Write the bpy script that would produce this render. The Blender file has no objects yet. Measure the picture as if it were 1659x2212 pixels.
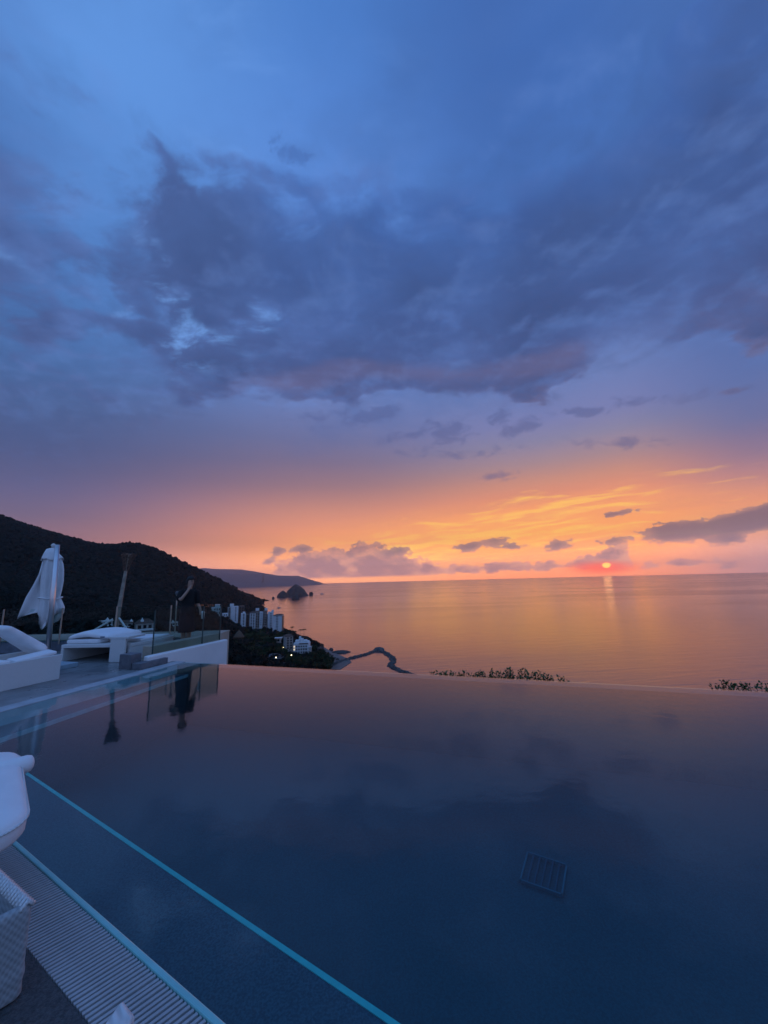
import bpy, bmesh, math, random
import numpy as np
from mathutils import Vector, Matrix
random.seed(7); rng = np.random.default_rng(7)
S = bpy.context.scene
C = S.collection
PI = math.pi
# ------------------------------------------------------------------ camera
PW, PH, PF = 1659.0, 2212.0, 830.0          # picture units used for measuring
ROLL = math.atan(26 / 979.0)
PITCH = math.radians(10.04)
CH = 1.5                                     # lens height above the pool water
cr, sr, cp, sp = math.cos(ROLL), math.sin(ROLL), math.cos(PITCH), math.sin(PITCH)
def ray(u, v):
    x, y = u - PW / 2, -(v - PH / 2)
    X, Y = cr * x + sr * y, -sr * x + cr * y
    return np.array([X, PF * cp - Y * sp, PF * sp + Y * cp])
def G(u, v, z=0.0):                          # point of the horizontal plane z seen at (u, v)
    r = ray(u, v); t = (z - CH) / r[2]
    return Vector((r[0] * t, r[1] * t, z))
def at(u, v, y):                             # point seen at (u, v) at the ground distance y
    r = ray(u, v); t = y / r[1]
    return Vector((r[0] * t, y, r[2] * t + CH))
def azel(u, v):
    r = ray(u, v)
    return math.degrees(math.atan2(r[0], r[1])), math.degrees(math.atan2(r[2], math.hypot(r[0], r[1])))
cam = bpy.data.cameras.new('camera')
cam.sensor_fit = 'VERTICAL'; cam.sensor_height = 36; cam.lens = 36 * PF / PH
cam.clip_start = 0.05; cam.clip_end = 120000
co = bpy.data.objects.new('camera', cam); C.objects.link(co)
fw = Vector((0, cp, sp)); U = Vector((0, -sp, cp)); Xv = Vector((1, 0, 0))
rt = cr * Xv - sr * U; up = sr * Xv + cr * U
co.matrix_world = Matrix(((rt.x, up.x, -fw.x, 0), (rt.y, up.y, -fw.y, 0), (rt.z, up.z, -fw.z, CH), (0, 0, 0, 1)))
S.camera = co
S.view_settings.view_transform = 'Standard'; S.view_settings.look = 'None'
S.view_settings.exposure = 0.0; S.view_settings.gamma = 1.0
S.render.engine = 'CYCLES'
S.cycles.use_denoising = True
S.cycles.max_bounces = 8; S.cycles.transparent_max_bounces = 12
S.cycles.caustics_reflective = False; S.cycles.caustics_refractive = False
# ------------------------------------------------------------------ colour helpers
def lin(c):
    return tuple((x / 255 / 12.92) if x / 255 <= 0.04045 else ((x / 255 + 0.055) / 1.055) ** 2.4 for x in c)
# ------------------------------------------------------------------ a small node language
class NT:
    def __init__(s, tree): s.t = tree; s.n = tree.nodes; s.l = tree.links
    def put(s, sock, v):
        if v is None: return
        if isinstance(v, E): s.l.new(v.s, sock)
        elif isinstance(v, bpy.types.NodeSocket): s.l.new(v, sock)
        else:
            if hasattr(sock.default_value, '__len__') and not hasattr(v, '__len__'): v = (v,) * len(sock.default_value)
            if hasattr(sock.default_value, '__len__') and len(sock.default_value) == 4 and len(v) == 3: v = (*v, 1)
            sock.default_value = v
    def math(s, op, a, b=None, c=None, clamp=False):
        n = s.n.new('ShaderNodeMath'); n.operation = op; n.use_clamp = clamp
        for i, v in enumerate((a, b, c)): s.put(n.inputs[i], v)
        return E(s, n.outputs[0])
    def vec(s, x, y, z=0.0):
        n = s.n.new('ShaderNodeCombineXYZ')
        for i, v in enumerate((x, y, z)): s.put(n.inputs[i], v)
        return E(s, n.outputs[0])
    def sep(s, v):
        n = s.n.new('ShaderNodeSeparateXYZ'); s.put(n.inputs[0], v)
        return [E(s, o) for o in n.outputs]
    def noise(s, v, scale=1, detail=4, rough=0.5, dist=0.0, color=False):
        n = s.n.new('ShaderNodeTexNoise'); s.put(n.inputs['Vector'], v)
        n.inputs['Scale'].default_value = scale; n.inputs['Detail'].default_value = detail
        n.inputs['Roughness'].default_value = rough; n.inputs['Distortion'].default_value = dist
        return E(s, n.outputs['Color' if color else 'Fac'])
    def step(s, x, a, b, lo=0.0, hi=1.0, kind='SMOOTHSTEP'):
        n = s.n.new('ShaderNodeMapRange'); n.interpolation_type = kind; n.clamp = True
        for i, v in enumerate((x, a, b, lo, hi)): s.put(n.inputs[i], v)
        return E(s, n.outputs[0])
    def mix(s, f, a, b, blend='MIX'):
        n = s.n.new('ShaderNodeMix'); n.data_type = 'RGBA'; n.blend_type = blend; n.clamp_factor = True
        s.put(n.inputs[0], f); s.put(n.inputs[6], a); s.put(n.inputs[7], b)
        return E(s, n.outputs[2])
    def ramp(s, f, stops, interp='EASE'):
        n = s.n.new('ShaderNodeValToRGB'); s.put(n.inputs[0], f); r = n.color_ramp; r.interpolation = interp
        stops = sorted(stops)
        while len(r.elements) < len(stops): r.elements.new(0.5)
        for e, (p, c) in zip(r.elements, stops): e.position = max(0, min(1, p)); e.color = (*c, 1)
        return E(s, n.outputs[0])
    def blob(s, v, loc, rot, scale):           # soft ellipse, 1 in the middle
        m = s.n.new('ShaderNodeMapping'); m.vector_type = 'TEXTURE'; s.put(m.inputs[0], v)
        m.inputs[1].default_value = (*loc, 0); m.inputs[2].default_value = (0, 0, rot); m.inputs[3].default_value = (*scale, 1)
        g = s.n.new('ShaderNodeTexGradient'); g.gradient_type = 'SPHERICAL'; s.l.new(m.outputs[0], g.inputs[0])
        return E(s, g.outputs[1])
class E:
    def __init__(s, nt, sock): s.nt = nt; s.s = sock
    def __add__(s, o): return s.nt.math('ADD', s, o)
    __radd__ = __add__
    def __sub__(s, o): return s.nt.math('SUBTRACT', s, o)
    def __rsub__(s, o): return s.nt.math('SUBTRACT', o, s)
    def __mul__(s, o): return s.nt.math('MULTIPLY', s, o)
    __rmul__ = __mul__
    def __truediv__(s, o): return s.nt.math('DIVIDE', s, o)
# ------------------------------------------------------------------ sky: sunset behind broken cloud
SUN_AZ, SUN_EL = azel(1309, 1222)
def build_sky():
    w = bpy.data.worlds.new('World'); S.world = w; w.use_nodes = True
    t = w.node_tree; t.nodes.clear(); n = NT(t)
    tc = t.nodes.new('ShaderNodeTexCoord')
    x, y, z = n.sep(tc.outputs['Generated'])
    el = n.math('ARCSINE', z) * 57.29578
    az = n.math('ARCTAN2', x, y) * 57.29578
    ae = n.vec(az, el)
    def pos(e): return math.sqrt(max(e, 0) / 90)
    f = n.math('SQRT', n.math('MAXIMUM', el, 0.0) / 90.0)
    def col(u, pts): return n.ramp(f, [(pos(azel(u, v)[1]), lin(c)) for v, c in pts], 'LINEAR')
    L = col(50, [(1250, (176, 118, 118)), (1180, (150, 110, 118)), (1110, (112, 98, 124)), (1050, (97, 96, 134)), (950, (78, 93, 139)), (850, (74, 99, 150)), (700, (76, 116, 177)), (450, (84, 131, 200)), (0, (97, 150, 224))])
    M = col(700, [(1250, (246, 160, 112)), (1200, (248, 160, 104)), (1150, (232, 148, 110)), (1100, (200, 136, 120)), (1050, (158, 122, 132)), (1000, (128, 114, 142)), (950, (113, 116, 158)), (900, (110, 124, 176)), (850, (108, 132, 192)), (700, (94, 130, 202)), (400, (94, 141, 218)), (200, (84, 133, 210)), (0, (76, 126, 202))])
    Sn = col(1300, [(1238, (255, 142, 88)), (1200, (252, 152, 100)), (1150, (252, 155, 98)), (1100, (248, 154, 100)), (1060, (230, 146, 112)), (1020, (206, 144, 126)), (980, (172, 140, 146)), (930, (140, 135, 166)), (880, (123, 130, 180)), (800, (108, 128, 184)), (650, (84, 115, 177)), (400, (74, 115, 186)), (0, (67, 108, 180))])
    R = col(1640, [(1222, (172, 128, 126)), (1180, (196, 140, 128)), (1130, (214, 146, 120)), (1080, (226, 146, 112)), (1030, (186, 130, 127)), (980, (148, 120, 142)), (900, (110, 115, 160)), (800, (94, 114, 170)), (600, (80, 110, 172)), (200, (70, 108, 176))])
    B = n.ramp(f, [(pos(0), lin((134, 134, 164))), (pos(10), lin((122, 142, 188))), (pos(30), lin((114, 156, 222))), (pos(60), lin((114, 164, 238))), (1, lin((112, 164, 240)))], 'LINEAR')  # unseen sky behind and overhead, brightened to lift the foreground whites
    c = n.mix(n.step(az, -46, -6), L, M)
    c = n.mix(n.step(az, -10, 24), c, Sn)
    c = n.mix(n.step(az, 32, 47), c, R)
    c = n.mix(n.step(az, 46, 76) + n.step(az, -70, -120), c, B)
    c = n.mix(n.step(el, 62, 85), c, lin((110, 162, 238)))
    # ---- blob placing: ellipses given where they are seen, stored as azimuth / elevation
    def ell(u, v, ru, rv, rot=0):
        a0 = np.array(azel(u, v))
        J = np.array([(np.array(azel(u + 1, v)) - np.array(azel(u - 1, v))) / 2, (np.array(azel(u, v + 1)) - np.array(azel(u, v - 1))) / 2]).T
        q = math.radians(rot); Rm = np.array([[math.cos(q), -math.sin(q)], [math.sin(q), math.cos(q)]])
        Um, Sv, _ = np.linalg.svd(J @ Rm @ np.diag([ru, rv]))
        if np.linalg.det(Um) < 0: Um[:, 1] *= -1
        return tuple(a0), math.atan2(Um[1, 0], Um[0, 0]), tuple(Sv)
    def blobs(lst, vec):
        d = None
        for (u, v, ru, rv, rot, w_) in lst:
            b = n.blob(vec, *ell(u, v, ru, rv, rot))
            d = b * w_ if d is None else n.math('MULTIPLY_ADD', b, w_, d)
        return d
    # ---- high cloud deck
    k = n.math('ADD', z, 0.16)
    px, py = x / k, y / k
    p = n.vec(px, py)
    wp = n.noise(p, 2.2, 3, 0.5, color=True)
    wx, wy, _ = n.sep(wp)
    qx, qy = px + (wx - 0.5) * 0.16, py + (wy - 0.5) * 0.16
    n1 = n.noise(n.vec(qx, qy), 2.9, 10, 0.56)
    n1b = n.noise(n.vec(qx + 0.022, qy + 0.040), 2.9, 10, 0.56)
    n2 = n.noise(p, 1.05, 4, 0.5, 0.2)
    n3 = n.noise(n.vec(qx * 0.8, qy * 1.5, 3.7), 6.5, 7, 0.62, 0.3)
    ae2 = n.vec(az + (wx - 0.5) * 34.0 + (n1 - 0.5) * 16.0, el + (wy - 0.5) * 20.0 + (n1b - 0.5) * 10.0)
    M0 = blobs([(470, 520, 330, 200, 10, 1.2), (300, 500, 230, 150, 25, .85), (330, 640, 200, 130, 20, .5), (700, 600, 420, 330, 0, 1.35), (1000, 640, 420, 300, -5, 1.35), (1300, 560, 480, 330, -22, 1.35),
               (1600, 480, 380, 420, -25, 1.1), (560, 800, 240, 100, -8, .8), (900, 770, 420, 110, -3, .9), (1250, 730, 260, 110, -10, .8), (1610, 715, 260, 75, -14, 1.0),
               (1570, 110, 260, 100, -35, 1.7), (230, 790, 420, 150, 3, .65), (200, 690, 330, 60, 8, .75), (90, 560, 330, 150, 25, .7), (60, 250, 160, 330, -25, .50), (250, 330, 300, 60, 40, .5),
               (1250, 200, 420, 240, 0, .30), (60, 900, 400, 220, 0, .45)], ae2)
    hole = blobs([(450, 690, 190, 90, 35, 1.0), (235, 520, 150, 70, 40, .9), (880, 480, 110, 60, -60, .6), (230, 650, 200, 45, 5, .6), (590, 450, 90, 40, 30, .5), (380, 600, 120, 90, 50, .6), (560, 700, 80, 50, 40, .4)], ae2)
    M1 = n.step(M0, 0.02, 1.15)
    D = M1 * 1.08 - hole * 0.30 + (n1 - 0.5) * 3.2 + (n2 - 0.5) * 0.8 + (n3 - 0.5) * 1.3
    a = n.step(D, 0.30, 0.92) * n.step(M0, 0.0, 0.12) * n.step(el, 9, 16)
    ccol = n.ramp(f, [(pos(8), lin((150, 112, 122))), (pos(17), lin((112, 104, 138))), (pos(22), lin((104, 97, 130))), (pos(25.5), lin((88, 92, 136))), (pos(31), lin((72, 90, 144))), (pos(40), lin((64, 91, 150))), (pos(52), lin((65, 102, 172)))], 'LINEAR')
    ccol = n.mix(n.step(az, -8, -32) * 0.8, ccol, lin((72, 92, 144)))
    ccol = n.mix(n.step(n3, 0.35, 0.75) * 0.40, ccol, lin((90, 126, 196)))
    ccol = n.mix(n.step(D, 0.75, 1.6) * 0.7, ccol, lin((58, 76, 124)))
    relief = n.step(n1 - n1b, -0.12, 0.12, -1.0, 1.0, 'LINEAR')
    # clear-sky streakiness
    c = n.mix(n.step(n2 * 0.5 + n1 * 0.5, 0.42, 0.66) * n.step(el, 14, 30) * 0.65, c, lin((64, 98, 160)))
    c = n.mix(n.step(n3 * 0.6 + n1 * 0.4, 0.52, 0.68) * n.step(el, 20, 36) * n.step(az, 20, -30) * 0.40, c, lin((116, 166, 240)))
    c = n.mix(n.step(hole * n1, 0.10, 0.42) * 0.7, c, lin((112, 164, 244)))
    c = n.mix(a * 0.93, c, ccol)
    c = n.mix(n.step(hole, 0.05, 0.6) * n.step(n3 * 0.55 + n1 * 0.45, 0.50, 0.62) * 0.62, c, lin((122, 174, 246)))
    m_ = n.step(el, 10, 24) * n.step(M0, 0.0, 0.5)
    c = n.mix(n.math('MAXIMUM', relief, 0.0) * m_ * 0.26, c, lin((112, 150, 222)))
    c = n.mix(n.math('MAXIMUM', relief * -1.0, 0.0) * m_ * 0.26, c, lin((52, 72, 118)))
    # ---- warm undersides along the low edge of the deck
    warm = blobs([(640, 825, 200, 46, -8, 1.0), (930, 806, 330, 40, 1, 1.0), (1220, 765, 170, 44, -14, .9)], ae)
    c = n.mix(n.step(warm + (n1 - 0.5) * 1.6, 0.15, 0.9) * a * 0.22, c, lin((136, 114, 136)))
    # ---- small dark scraps between the deck and the glow
    e1 = n.noise(n.vec(az * 0.34, el * 0.62), 1.0, 7, 0.6, 0.5)
    scr = blobs([(975, 925, 80, 44, 0, 1), (820, 897, 90, 28, -15, 1), (1083, 898, 46, 24, -35, 1.1), (1265, 890, 60, 15, 0, 1.1), (1130, 920, 80, 26, -20, .9), (870, 943, 100, 20, -8, .9), (700, 905, 150, 36, 0, .7),
                 (1400, 870, 300, 30, -6, .6), (1350, 960, 150, 24, 0, .7), (1010, 975, 280, 30, -3, .6), (1070, 1028, 80, 18, -4, .9), (630, 330, 80, 44, 35, .9), (880, 430, 60, 50, 0, .8), (330, 905, 260, 40, 0, .4)], ae)
    c = n.mix(n.step(scr * 1.1 + (e1 - 0.5) * 2.6, 0.30, 0.95) * n.step(scr, 0.02, 0.25) * 0.62, c, n.ramp(f, [(pos(8), lin((170, 120, 116))), (pos(13), lin((112, 104, 138))), (pos(22), lin((88, 100, 150))), (pos(45), lin((72, 108, 176)))], 'LINEAR'))
    # ---- glowing streaks low over the sun
    wv = n.noise(n.vec(az * 0.05, el * 0.12, 9.0), 1.0, 3, 0.5)
    ev = el - az * 0.035 + wv * 3.0
    s1 = n.noise(n.vec(az * 0.12, ev * 1.25), 1.0, 7, 0.64, 0.5)
    s2 = n.noise(n.vec(az * 0.03, ev * 0.42, 5.0), 1.0, 4, 0.55)
    smask = blobs([(1120, 1150, 620, 100, -6, 1.4), (1250, 1075, 360, 60, -10, .9), (900, 1180, 420, 60, -8, 1.0), (1450, 1150, 260, 50, -6, .7)], ae)
    c = n.mix(n.step(s2, 0.42, 0.7) * n.step(smask, 0.05, 0.7) * 0.5, c, lin((214, 134, 112)))
    c = n.mix(n.step(s1 + smask * 0.12, 0.60, 0.82) * n.step(smask, 0.05, 0.7) * 0.85, c, lin((255, 196, 98)))
    glow = n.blob(ae, *ell(1060, 1165, 560, 90, -5))
    c = n.mix(glow * 0.45, c, lin((255, 182, 84)))
    # ---- low cumulus banks
    e2 = n.noise(n.vec(az * 0.55, el * 0.75), 1.0, 8, 0.6, 0.25)
    e3 = n.noise(n.vec(az * 0.30, el * 0.45, 2.0), 1.0, 5, 0.55)
    bank = blobs([(660, 1235, 100, 55, 0, 1.0), (700, 1222, 70, 52, 0, .9), (790, 1225, 90, 80, 0, 1.15), (870, 1232, 90, 50, 0, .95), (1000, 1230, 220, 20, -1, .6), (1180, 1223, 180, 16, -1, .5), (1285, 1210, 60, 26, -8, .9), (1335, 1196, 36, 40, -35, .8), (1480, 1216, 260, 18, -2, .6)], ae)
    Db = bank * 1.15 + (e2 - 0.5) * 1.9
    ab_ = n.step(Db, 0.30, 0.52) * n.step(el, 0.30, 0.75) * n.step(bank, 0.02, 0.15)
    bcol = n.mix(n.step(e3 + Db * 0.25, 0.45, 0.85), lin((206, 144, 124)), lin((140, 106, 114)))
    c = n.mix(ab_ * 0.95, c, bcol)
    drk = blobs([(1440, 1152, 90, 32, -4, 1.0), (1540, 1140, 150, 34, -6, 1.2), (1640, 1116, 130, 34, -12, 1.15), (1570, 1168, 70, 15, -6, .9), (1720, 1108, 150, 44, -8, 1.0), (600, 1192, 26, 15, -20, 1.0), (650, 1186, 40, 14, 0, 1.0), (582, 1213, 22, 10, -15, .95),
                 (850, 1192, 60, 18, -8, .9), (1010, 1182, 44, 15, 0, .9), (1060, 1170, 60, 13, -10, .8), (1205, 1177, 44, 18, -10, 1.0), (1325, 1168, 50, 14, -8, .95), (1330, 1110, 70, 10, -10, .9), (1100, 1180, 60, 12, 0, .75), (1570, 1225, 60, 10, 0, .5)], ae)
    e4 = n.noise(n.vec(az * 0.95, el * 1.7, 4.0), 1.0, 7, 0.62, 0.3)
    Dd = drk * 1.15 + (e2 - 0.5) * 0.9 + (e4 - 0.5) * 1.9
    dcol = n.mix(n.step(e3 * 0.8 + drk * 0.5, 0.45, 0.95), lin((176, 128, 120)), lin((112, 96, 112)))
    c = n.mix(n.step(Dd, 0.28, 0.54) * n.step(drk, 0.02, 0.15) * 0.88, c, dcol)
    # ---- the sun and its red halo
    red = n.blob(ae, *ell(1300, 1226, 110, 20, -1))
    c = n.mix(n.step(red, 0.0, 0.9) * 0.9, c, lin((255, 78, 34)))
    bars = n.noise(n.vec(az * 0.5, el * 5.5, 1.0), 1.0, 3, 0.5)
    sd = n.blob(ae, *ell(1310, 1221, 13, 7.5, 0))
    # out of the red band the disc itself shines
    c = n.mix(n.step(sd + (bars - 0.5) * 0.5, 0.15, 0.5), c, (1.5, 0.75, 0.10))
    # the glow that reaches us through the haze is stronger at its source
    gain = n.step(el, 6.0, 0.2, 1.0, 2.3) * n.step(el, 15.0, 7.0, 1.0, 1.22)
    c = n.mix(1.0, c, n.vec(gain, gain, gain), 'MULTIPLY')
    bg = t.nodes.new('ShaderNodeBackground'); n.put(bg.inputs[0], c); bg.inputs[1].default_value = 1.0
    out = t.nodes.new('ShaderNodeOutputWorld'); t.links.new(bg.outputs[0], out.inputs[0])
    w.cycles.sampling_method = 'MANUAL'; w.cycles.sample_map_resolution = 1024
build_sky()
sl = bpy.data.lights.new('sun', 'SUN'); sl.energy = 0.002; sl.angle = math.radians(1.0); sl.color = (1.0, 0.42, 0.16)
so = bpy.data.objects.new('sun', sl); C.objects.link(so)
ea, ee = math.radians(SUN_AZ), math.radians(max(SUN_EL, 1.0))
sd_ = Vector((math.sin(ea) * math.cos(ee), math.cos(ea) * math.cos(ee), math.sin(ee)))
so.rotation_euler = sd_.to_track_quat('Z', 'Y').to_euler(); so.location = (20, 35, 30)
# ------------------------------------------------------------------ materials
def mat(name, base, rough=0.6, var=0.0, scale=8.0, bump=0.0, bscale=60.0, dark=None, metal=0.0, spec=0.5, detail=5, coords='Object', emit=None):
    m = bpy.data.materials.new(name); m.use_nodes = True; t = m.node_tree; n = NT(t)
    b = t.nodes['Principled BSDF']
    b.inputs['Roughness'].default_value = rough; b.inputs['Metallic'].default_value = metal
    b.inputs['Specular IOR Level'].default_value = spec
    tc = t.nodes.new('ShaderNodeTexCoord').outputs[coords]
    if var or dark:
        d = dark or tuple(v * (1 - var) for v in base)
        nn = n.noise(tc, scale, detail, 0.6)
        n.put(b.inputs['Base Color'], n.mix(n.step(nn, 0.3, 0.7), d, base))
        n.put(b.inputs['Roughness'], n.step(n.noise(tc, scale * 1.7, 3), 0.3, 0.7, max(rough - 0.08, 0.02), min(rough + 0.08, 1), 'LINEAR'))
    else: n.put(b.inputs['Base Color'], base)
    if bump:
        bn = t.nodes.new('ShaderNodeBump'); bn.inputs['Strength'].default_value = bump; bn.inputs['Distance'].default_value = 0.01
        n.put(bn.inputs['Height'], n.noise(tc, bscale, 3, 0.6)); t.links.new(bn.outputs[0], b.inputs['Normal'])
    if emit:
        n.put(b.inputs['Emission Color'], emit[0]); b.inputs['Emission Strength'].default_value = emit[1]
    return m
def weave(name, base, scale):
    m = bpy.data.materials.new(name); m.use_nodes = True; t = m.node_tree; n = NT(t); b = t.nodes['Principled BSDF']
    tc = t.nodes.new('ShaderNodeTexCoord').outputs['Object']
    x, y, z = n.sep(tc)
    def s(v, k): return n.math('SINE', v * k)
    # strands woven over and under in both directions
    q = s(x + y, scale * 5.0) * s(z + (x - y) * 0.1, scale * 5.6)
    h = q * 0.5 + 0.5
    gr = n.noise(tc, 30, 4, 0.6)
    n.put(b.inputs['Base Color'], n.mix(n.step(h * 0.8 + gr * 0.3, 0.2, 0.8), tuple(v * 0.74 for v in base), base))
    b.inputs['Roughness'].default_value = 0.55
    bn = t.nodes.new('ShaderNodeBump'); bn.inputs['Strength'].default_value = 0.5; bn.inputs['Distance'].default_value = 0.003
    n.put(bn.inputs['Height'], h); t.links.new(bn.outputs[0], b.inputs['Normal'])
    return m
def glassy(name, tint, ior, rough, bump=None, gcol=(1, 1, 1)):
    m = bpy.data.materials.new(name); m.use_nodes = True; t = m.node_tree; t.nodes.clear(); n = NT(t)
    fr = t.nodes.new('ShaderNodeFresnel'); fr.inputs[0].default_value = ior
    tr = t.nodes.new('ShaderNodeBsdfTransparent'); n.put(tr.inputs[0], tint)
    gl = t.nodes.new('ShaderNodeBsdfGlossy'); n.put(gl.inputs[0], gcol); gl.inputs['Roughness'].default_value = rough
    if bump:
        tc = t.nodes.new('ShaderNodeTexCoord').outputs['Object']
        bn = t.nodes.new('ShaderNodeBump'); bn.inputs['Strength'].default_value = bump[0]; bn.inputs['Distance'].default_value = bump[2]
        n.put(bn.inputs['Height'], n.noise(tc, bump[1], 3, 0.55)); t.links.new(bn.outputs[0], gl.inputs['Normal']); t.links.new(bn.outputs[0], fr.inputs[1])
    mx = t.nodes.new('ShaderNodeMixShader'); ge = t.nodes.new('ShaderNodeNewGeometry'); n.put(mx.inputs[0], E(n, fr.outputs[0]) * (1.0 - E(n, ge.outputs['Backfacing']))); t.links.new(tr.outputs[0], mx.inputs[1]); t.links.new(gl.outputs[0], mx.inputs[2])
    o = t.nodes.new('ShaderNodeOutputMaterial'); t.links.new(mx.outputs[0], o.inputs[0])
    return m
def sea_material():
    m = bpy.data.materials.new('sea_water'); m.use_nodes = True; t = m.node_tree; n = NT(t); b = t.nodes['Principled BSDF']
    pos = t.nodes.new('ShaderNodeNewGeometry').outputs['Position']
    x, y, z = n.sep(pos)
    dist = n.math('SQRT', x * x + y * y)
    # crests run across the view of the bay, calm slicks wander through them
    w1 = n.noise(n.vec(x * 0.018 + y * 0.006, y * 0.075 - x * 0.012), 1.0, 5, 0.62, 0.6)
    w2 = n.noise(n.vec(x * 0.16, y * 0.32), 1.0, 4, 0.6)
    slick = n.noise(n.vec(x * 0.0006 + y * 0.0002, y * 0.0016), 1.0, 4, 0.55, 1.2)
    calm = n.step(slick, 0.42, 0.62)
    b.inputs['Base Color'].default_value = (0.018, 0.028, 0.045, 1)
    n.put(b.inputs['Roughness'], calm * 0.05 + 0.13)
    b.inputs['IOR'].default_value = 2.4
    bn = t.nodes.new('ShaderNodeBump'); bn.inputs['Distance'].default_value = 1.0
    n.put(bn.inputs['Strength'], n.step(dist, 300, 6000, 0.26, 0.12, 'LINEAR'))
    n.put(bn.inputs['Height'], w1 * 1.2 + w2 * 0.22); t.links.new(bn.outputs[0], b.inputs['Normal'])
    return m
def forest_material(name, a, b_, scale):
    return mat(name, b_, 0.9, dark=a, scale=scale, spec=0.1)
M_white = mat('white_plaster', (0.86, 0.86, 0.85), 0.75, 0.10, 1.2, 0.12, 40)
M_cush = mat('white_canvas', (0.84, 0.84, 0.85), 0.9, 0.08, 5, 0.6, 11)
M_wick = weave('white_wicker', (0.74, 0.75, 0.74), 62)
M_wickd = weave('grey_wicker', (0.38, 0.40, 0.41), 42)
M_wickn = weave('coarse_white_wicker', (0.70, 0.71, 0.70), 46)
M_deck = mat('stone_paving', (0.25, 0.26, 0.265), 0.32, scale=1.3, dark=(0.085, 0.092, 0.098), bump=0.15, bscale=25, detail=8)
M_joint = mat('paving_joint', (0.07, 0.07, 0.07), 0.9)
M_stone = mat('grey_stone', (0.16, 0.17, 0.19), 0.6, scale=7, dark=(0.09, 0.10, 0.12), bump=0.3, bscale=30)
M_beige = mat('beige_stone', (0.44, 0.39, 0.31), 0.8, 0.2, 2.5, 0.2, 40)
M_curb = mat('blue_grey_stone', (0.16, 0.19, 0.24), 0.7, 0.35, 9, 0.3, 40)
M_coping = mat('pale_coping', (0.46, 0.50, 0.53), 0.4, 0.2, 6, 0.1, 60)
M_near_cop = mat('blue_coping_tile', (0.26, 0.62, 0.60), 0.35, 0.10, 9, 0.1, 80)
M_grate = mat('grate_plastic', (0.46, 0.46, 0.46), 0.5, 0.15, 20)
M_gutter = mat('gutter_dark', (0.010, 0.016, 0.035), 0.7)
M_neardeck = mat('dark_pebble_floor', (0.085, 0.095, 0.10), 0.7, scale=90, dark=(0.03, 0.036, 0.04), bump=0.6, bscale=140)
M_steel = mat('brushed_steel', (0.78, 0.74, 0.74), 0.36, metal=1.0, var=0.08, scale=3)
M_bamboo = mat('bamboo', (0.34, 0.29, 0.23), 0.6, 0.35, 6)
M_basket = mat('dark_rattan', (0.18, 0.11, 0.085), 0.8, 0.7, 18, 0.6, 60)
M_rod = mat('white_rod', (0.75, 0.75, 0.74), 0.5)
M_black = mat('dark_metal', (0.03, 0.035, 0.04), 0.5)
M_tile = mat('navy_mosaic', (0.002, 0.056, 0.070), 0.5, scale=70, dark=(0.001, 0.030, 0.038), detail=2)
M_ledge = mat('ledge_mosaic', (0.034, 0.078, 0.100), 0.5, scale=90, dark=(0.006, 0.026, 0.042), detail=2)
M_teal = mat('teal_edge_tile', (0.06, 0.58, 0.50), 0.4, 0.15, 12)
M_water = glassy('pool_water', (0.50, 0.90, 0.95), 1.56, 0.055, (0.05, 7.0, 0.02))
M_glass = glassy('balustrade_glass', (0.78, 0.86, 0.85), 1.26, 0.0)
M_glassedge = mat('glass_edge', (0.03, 0.07, 0.07), 0.2)
M_skin = mat('skin', (0.42, 0.26, 0.19), 0.55)
M_cloth = mat('black_cloth', (0.008, 0.008, 0.010), 0.9)
M_skirt = mat('black_skirt_cloth', (0.011, 0.009, 0.014), 0.9)
M_hair = mat('black_hair', (0.006, 0.005, 0.005), 0.6)
M_cup = mat('pale_cup', (0.62, 0.66, 0.62), 0.4)
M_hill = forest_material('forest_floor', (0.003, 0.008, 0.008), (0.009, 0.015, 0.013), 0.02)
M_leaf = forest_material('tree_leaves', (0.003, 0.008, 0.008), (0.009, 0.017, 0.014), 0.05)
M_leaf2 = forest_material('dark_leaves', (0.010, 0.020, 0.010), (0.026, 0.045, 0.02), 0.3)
M_shrub = mat('shrub_leaf', (0.07, 0.12, 0.025), 0.6, 0.5, 14)
M_bark = mat('bark', (0.06, 0.045, 0.035), 0.9)
M_far_hazed = mat('far_mountain', (0.12, 0.12, 0.14), 0.95, 0.3, 0.002)  # base colour lightened to add haze paleness beyond what the volume gives
M_rock = mat('sea_rock', (0.075, 0.072, 0.07), 0.9, scale=0.06, dark=(0.03, 0.034, 0.034), bump=0.0)
M_boulder = mat('boulder', (0.15, 0.135, 0.125), 0.9, scale=0.3, dark=(0.06, 0.055, 0.055))
M_wallw = mat('tower_plaster', (0.74, 0.74, 0.74), 0.8, 0.12, 0.12)
M_wallp = mat('tower_plaster_cream', (0.52, 0.46, 0.42), 0.8, 0.15, 0.12)
M_wallb = mat('brown_facade', (0.16, 0.12, 0.10), 0.8, 0.25, 0.3)
M_win = mat('dark_window', (0.012, 0.014, 0.018), 0.15)
M_roof = mat('terracotta_roof', (0.13, 0.075, 0.055), 0.85, 0.3, 0.6)
M_thatch = mat('palm_thatch', (0.15, 0.10, 0.065), 0.95, 0.4, 1.0)
M_road = mat('road_asphalt', (0.10, 0.10, 0.105), 0.85, 0.3, 0.15)
M_sand = mat('wet_sand', (0.16, 0.14, 0.125), 0.7, 0.3, 0.1)
M_lit = mat('lamp_glow', (1, 0.9, 0.6), 0.5, emit=((1.0, 0.80, 0.42), 7.0))
M_litwin = mat('lit_window', (0.9, 0.8, 0.6), 0.5, emit=((1.0, 0.78, 0.45), 0.9))
M_boat = mat('boat_hull', (0.45, 0.42, 0.42), 0.6, 0.1, 1)
M_green_glass = mat('teal_block', (0.30, 0.40, 0.46), 0.5, 0.15, 6)
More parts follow.
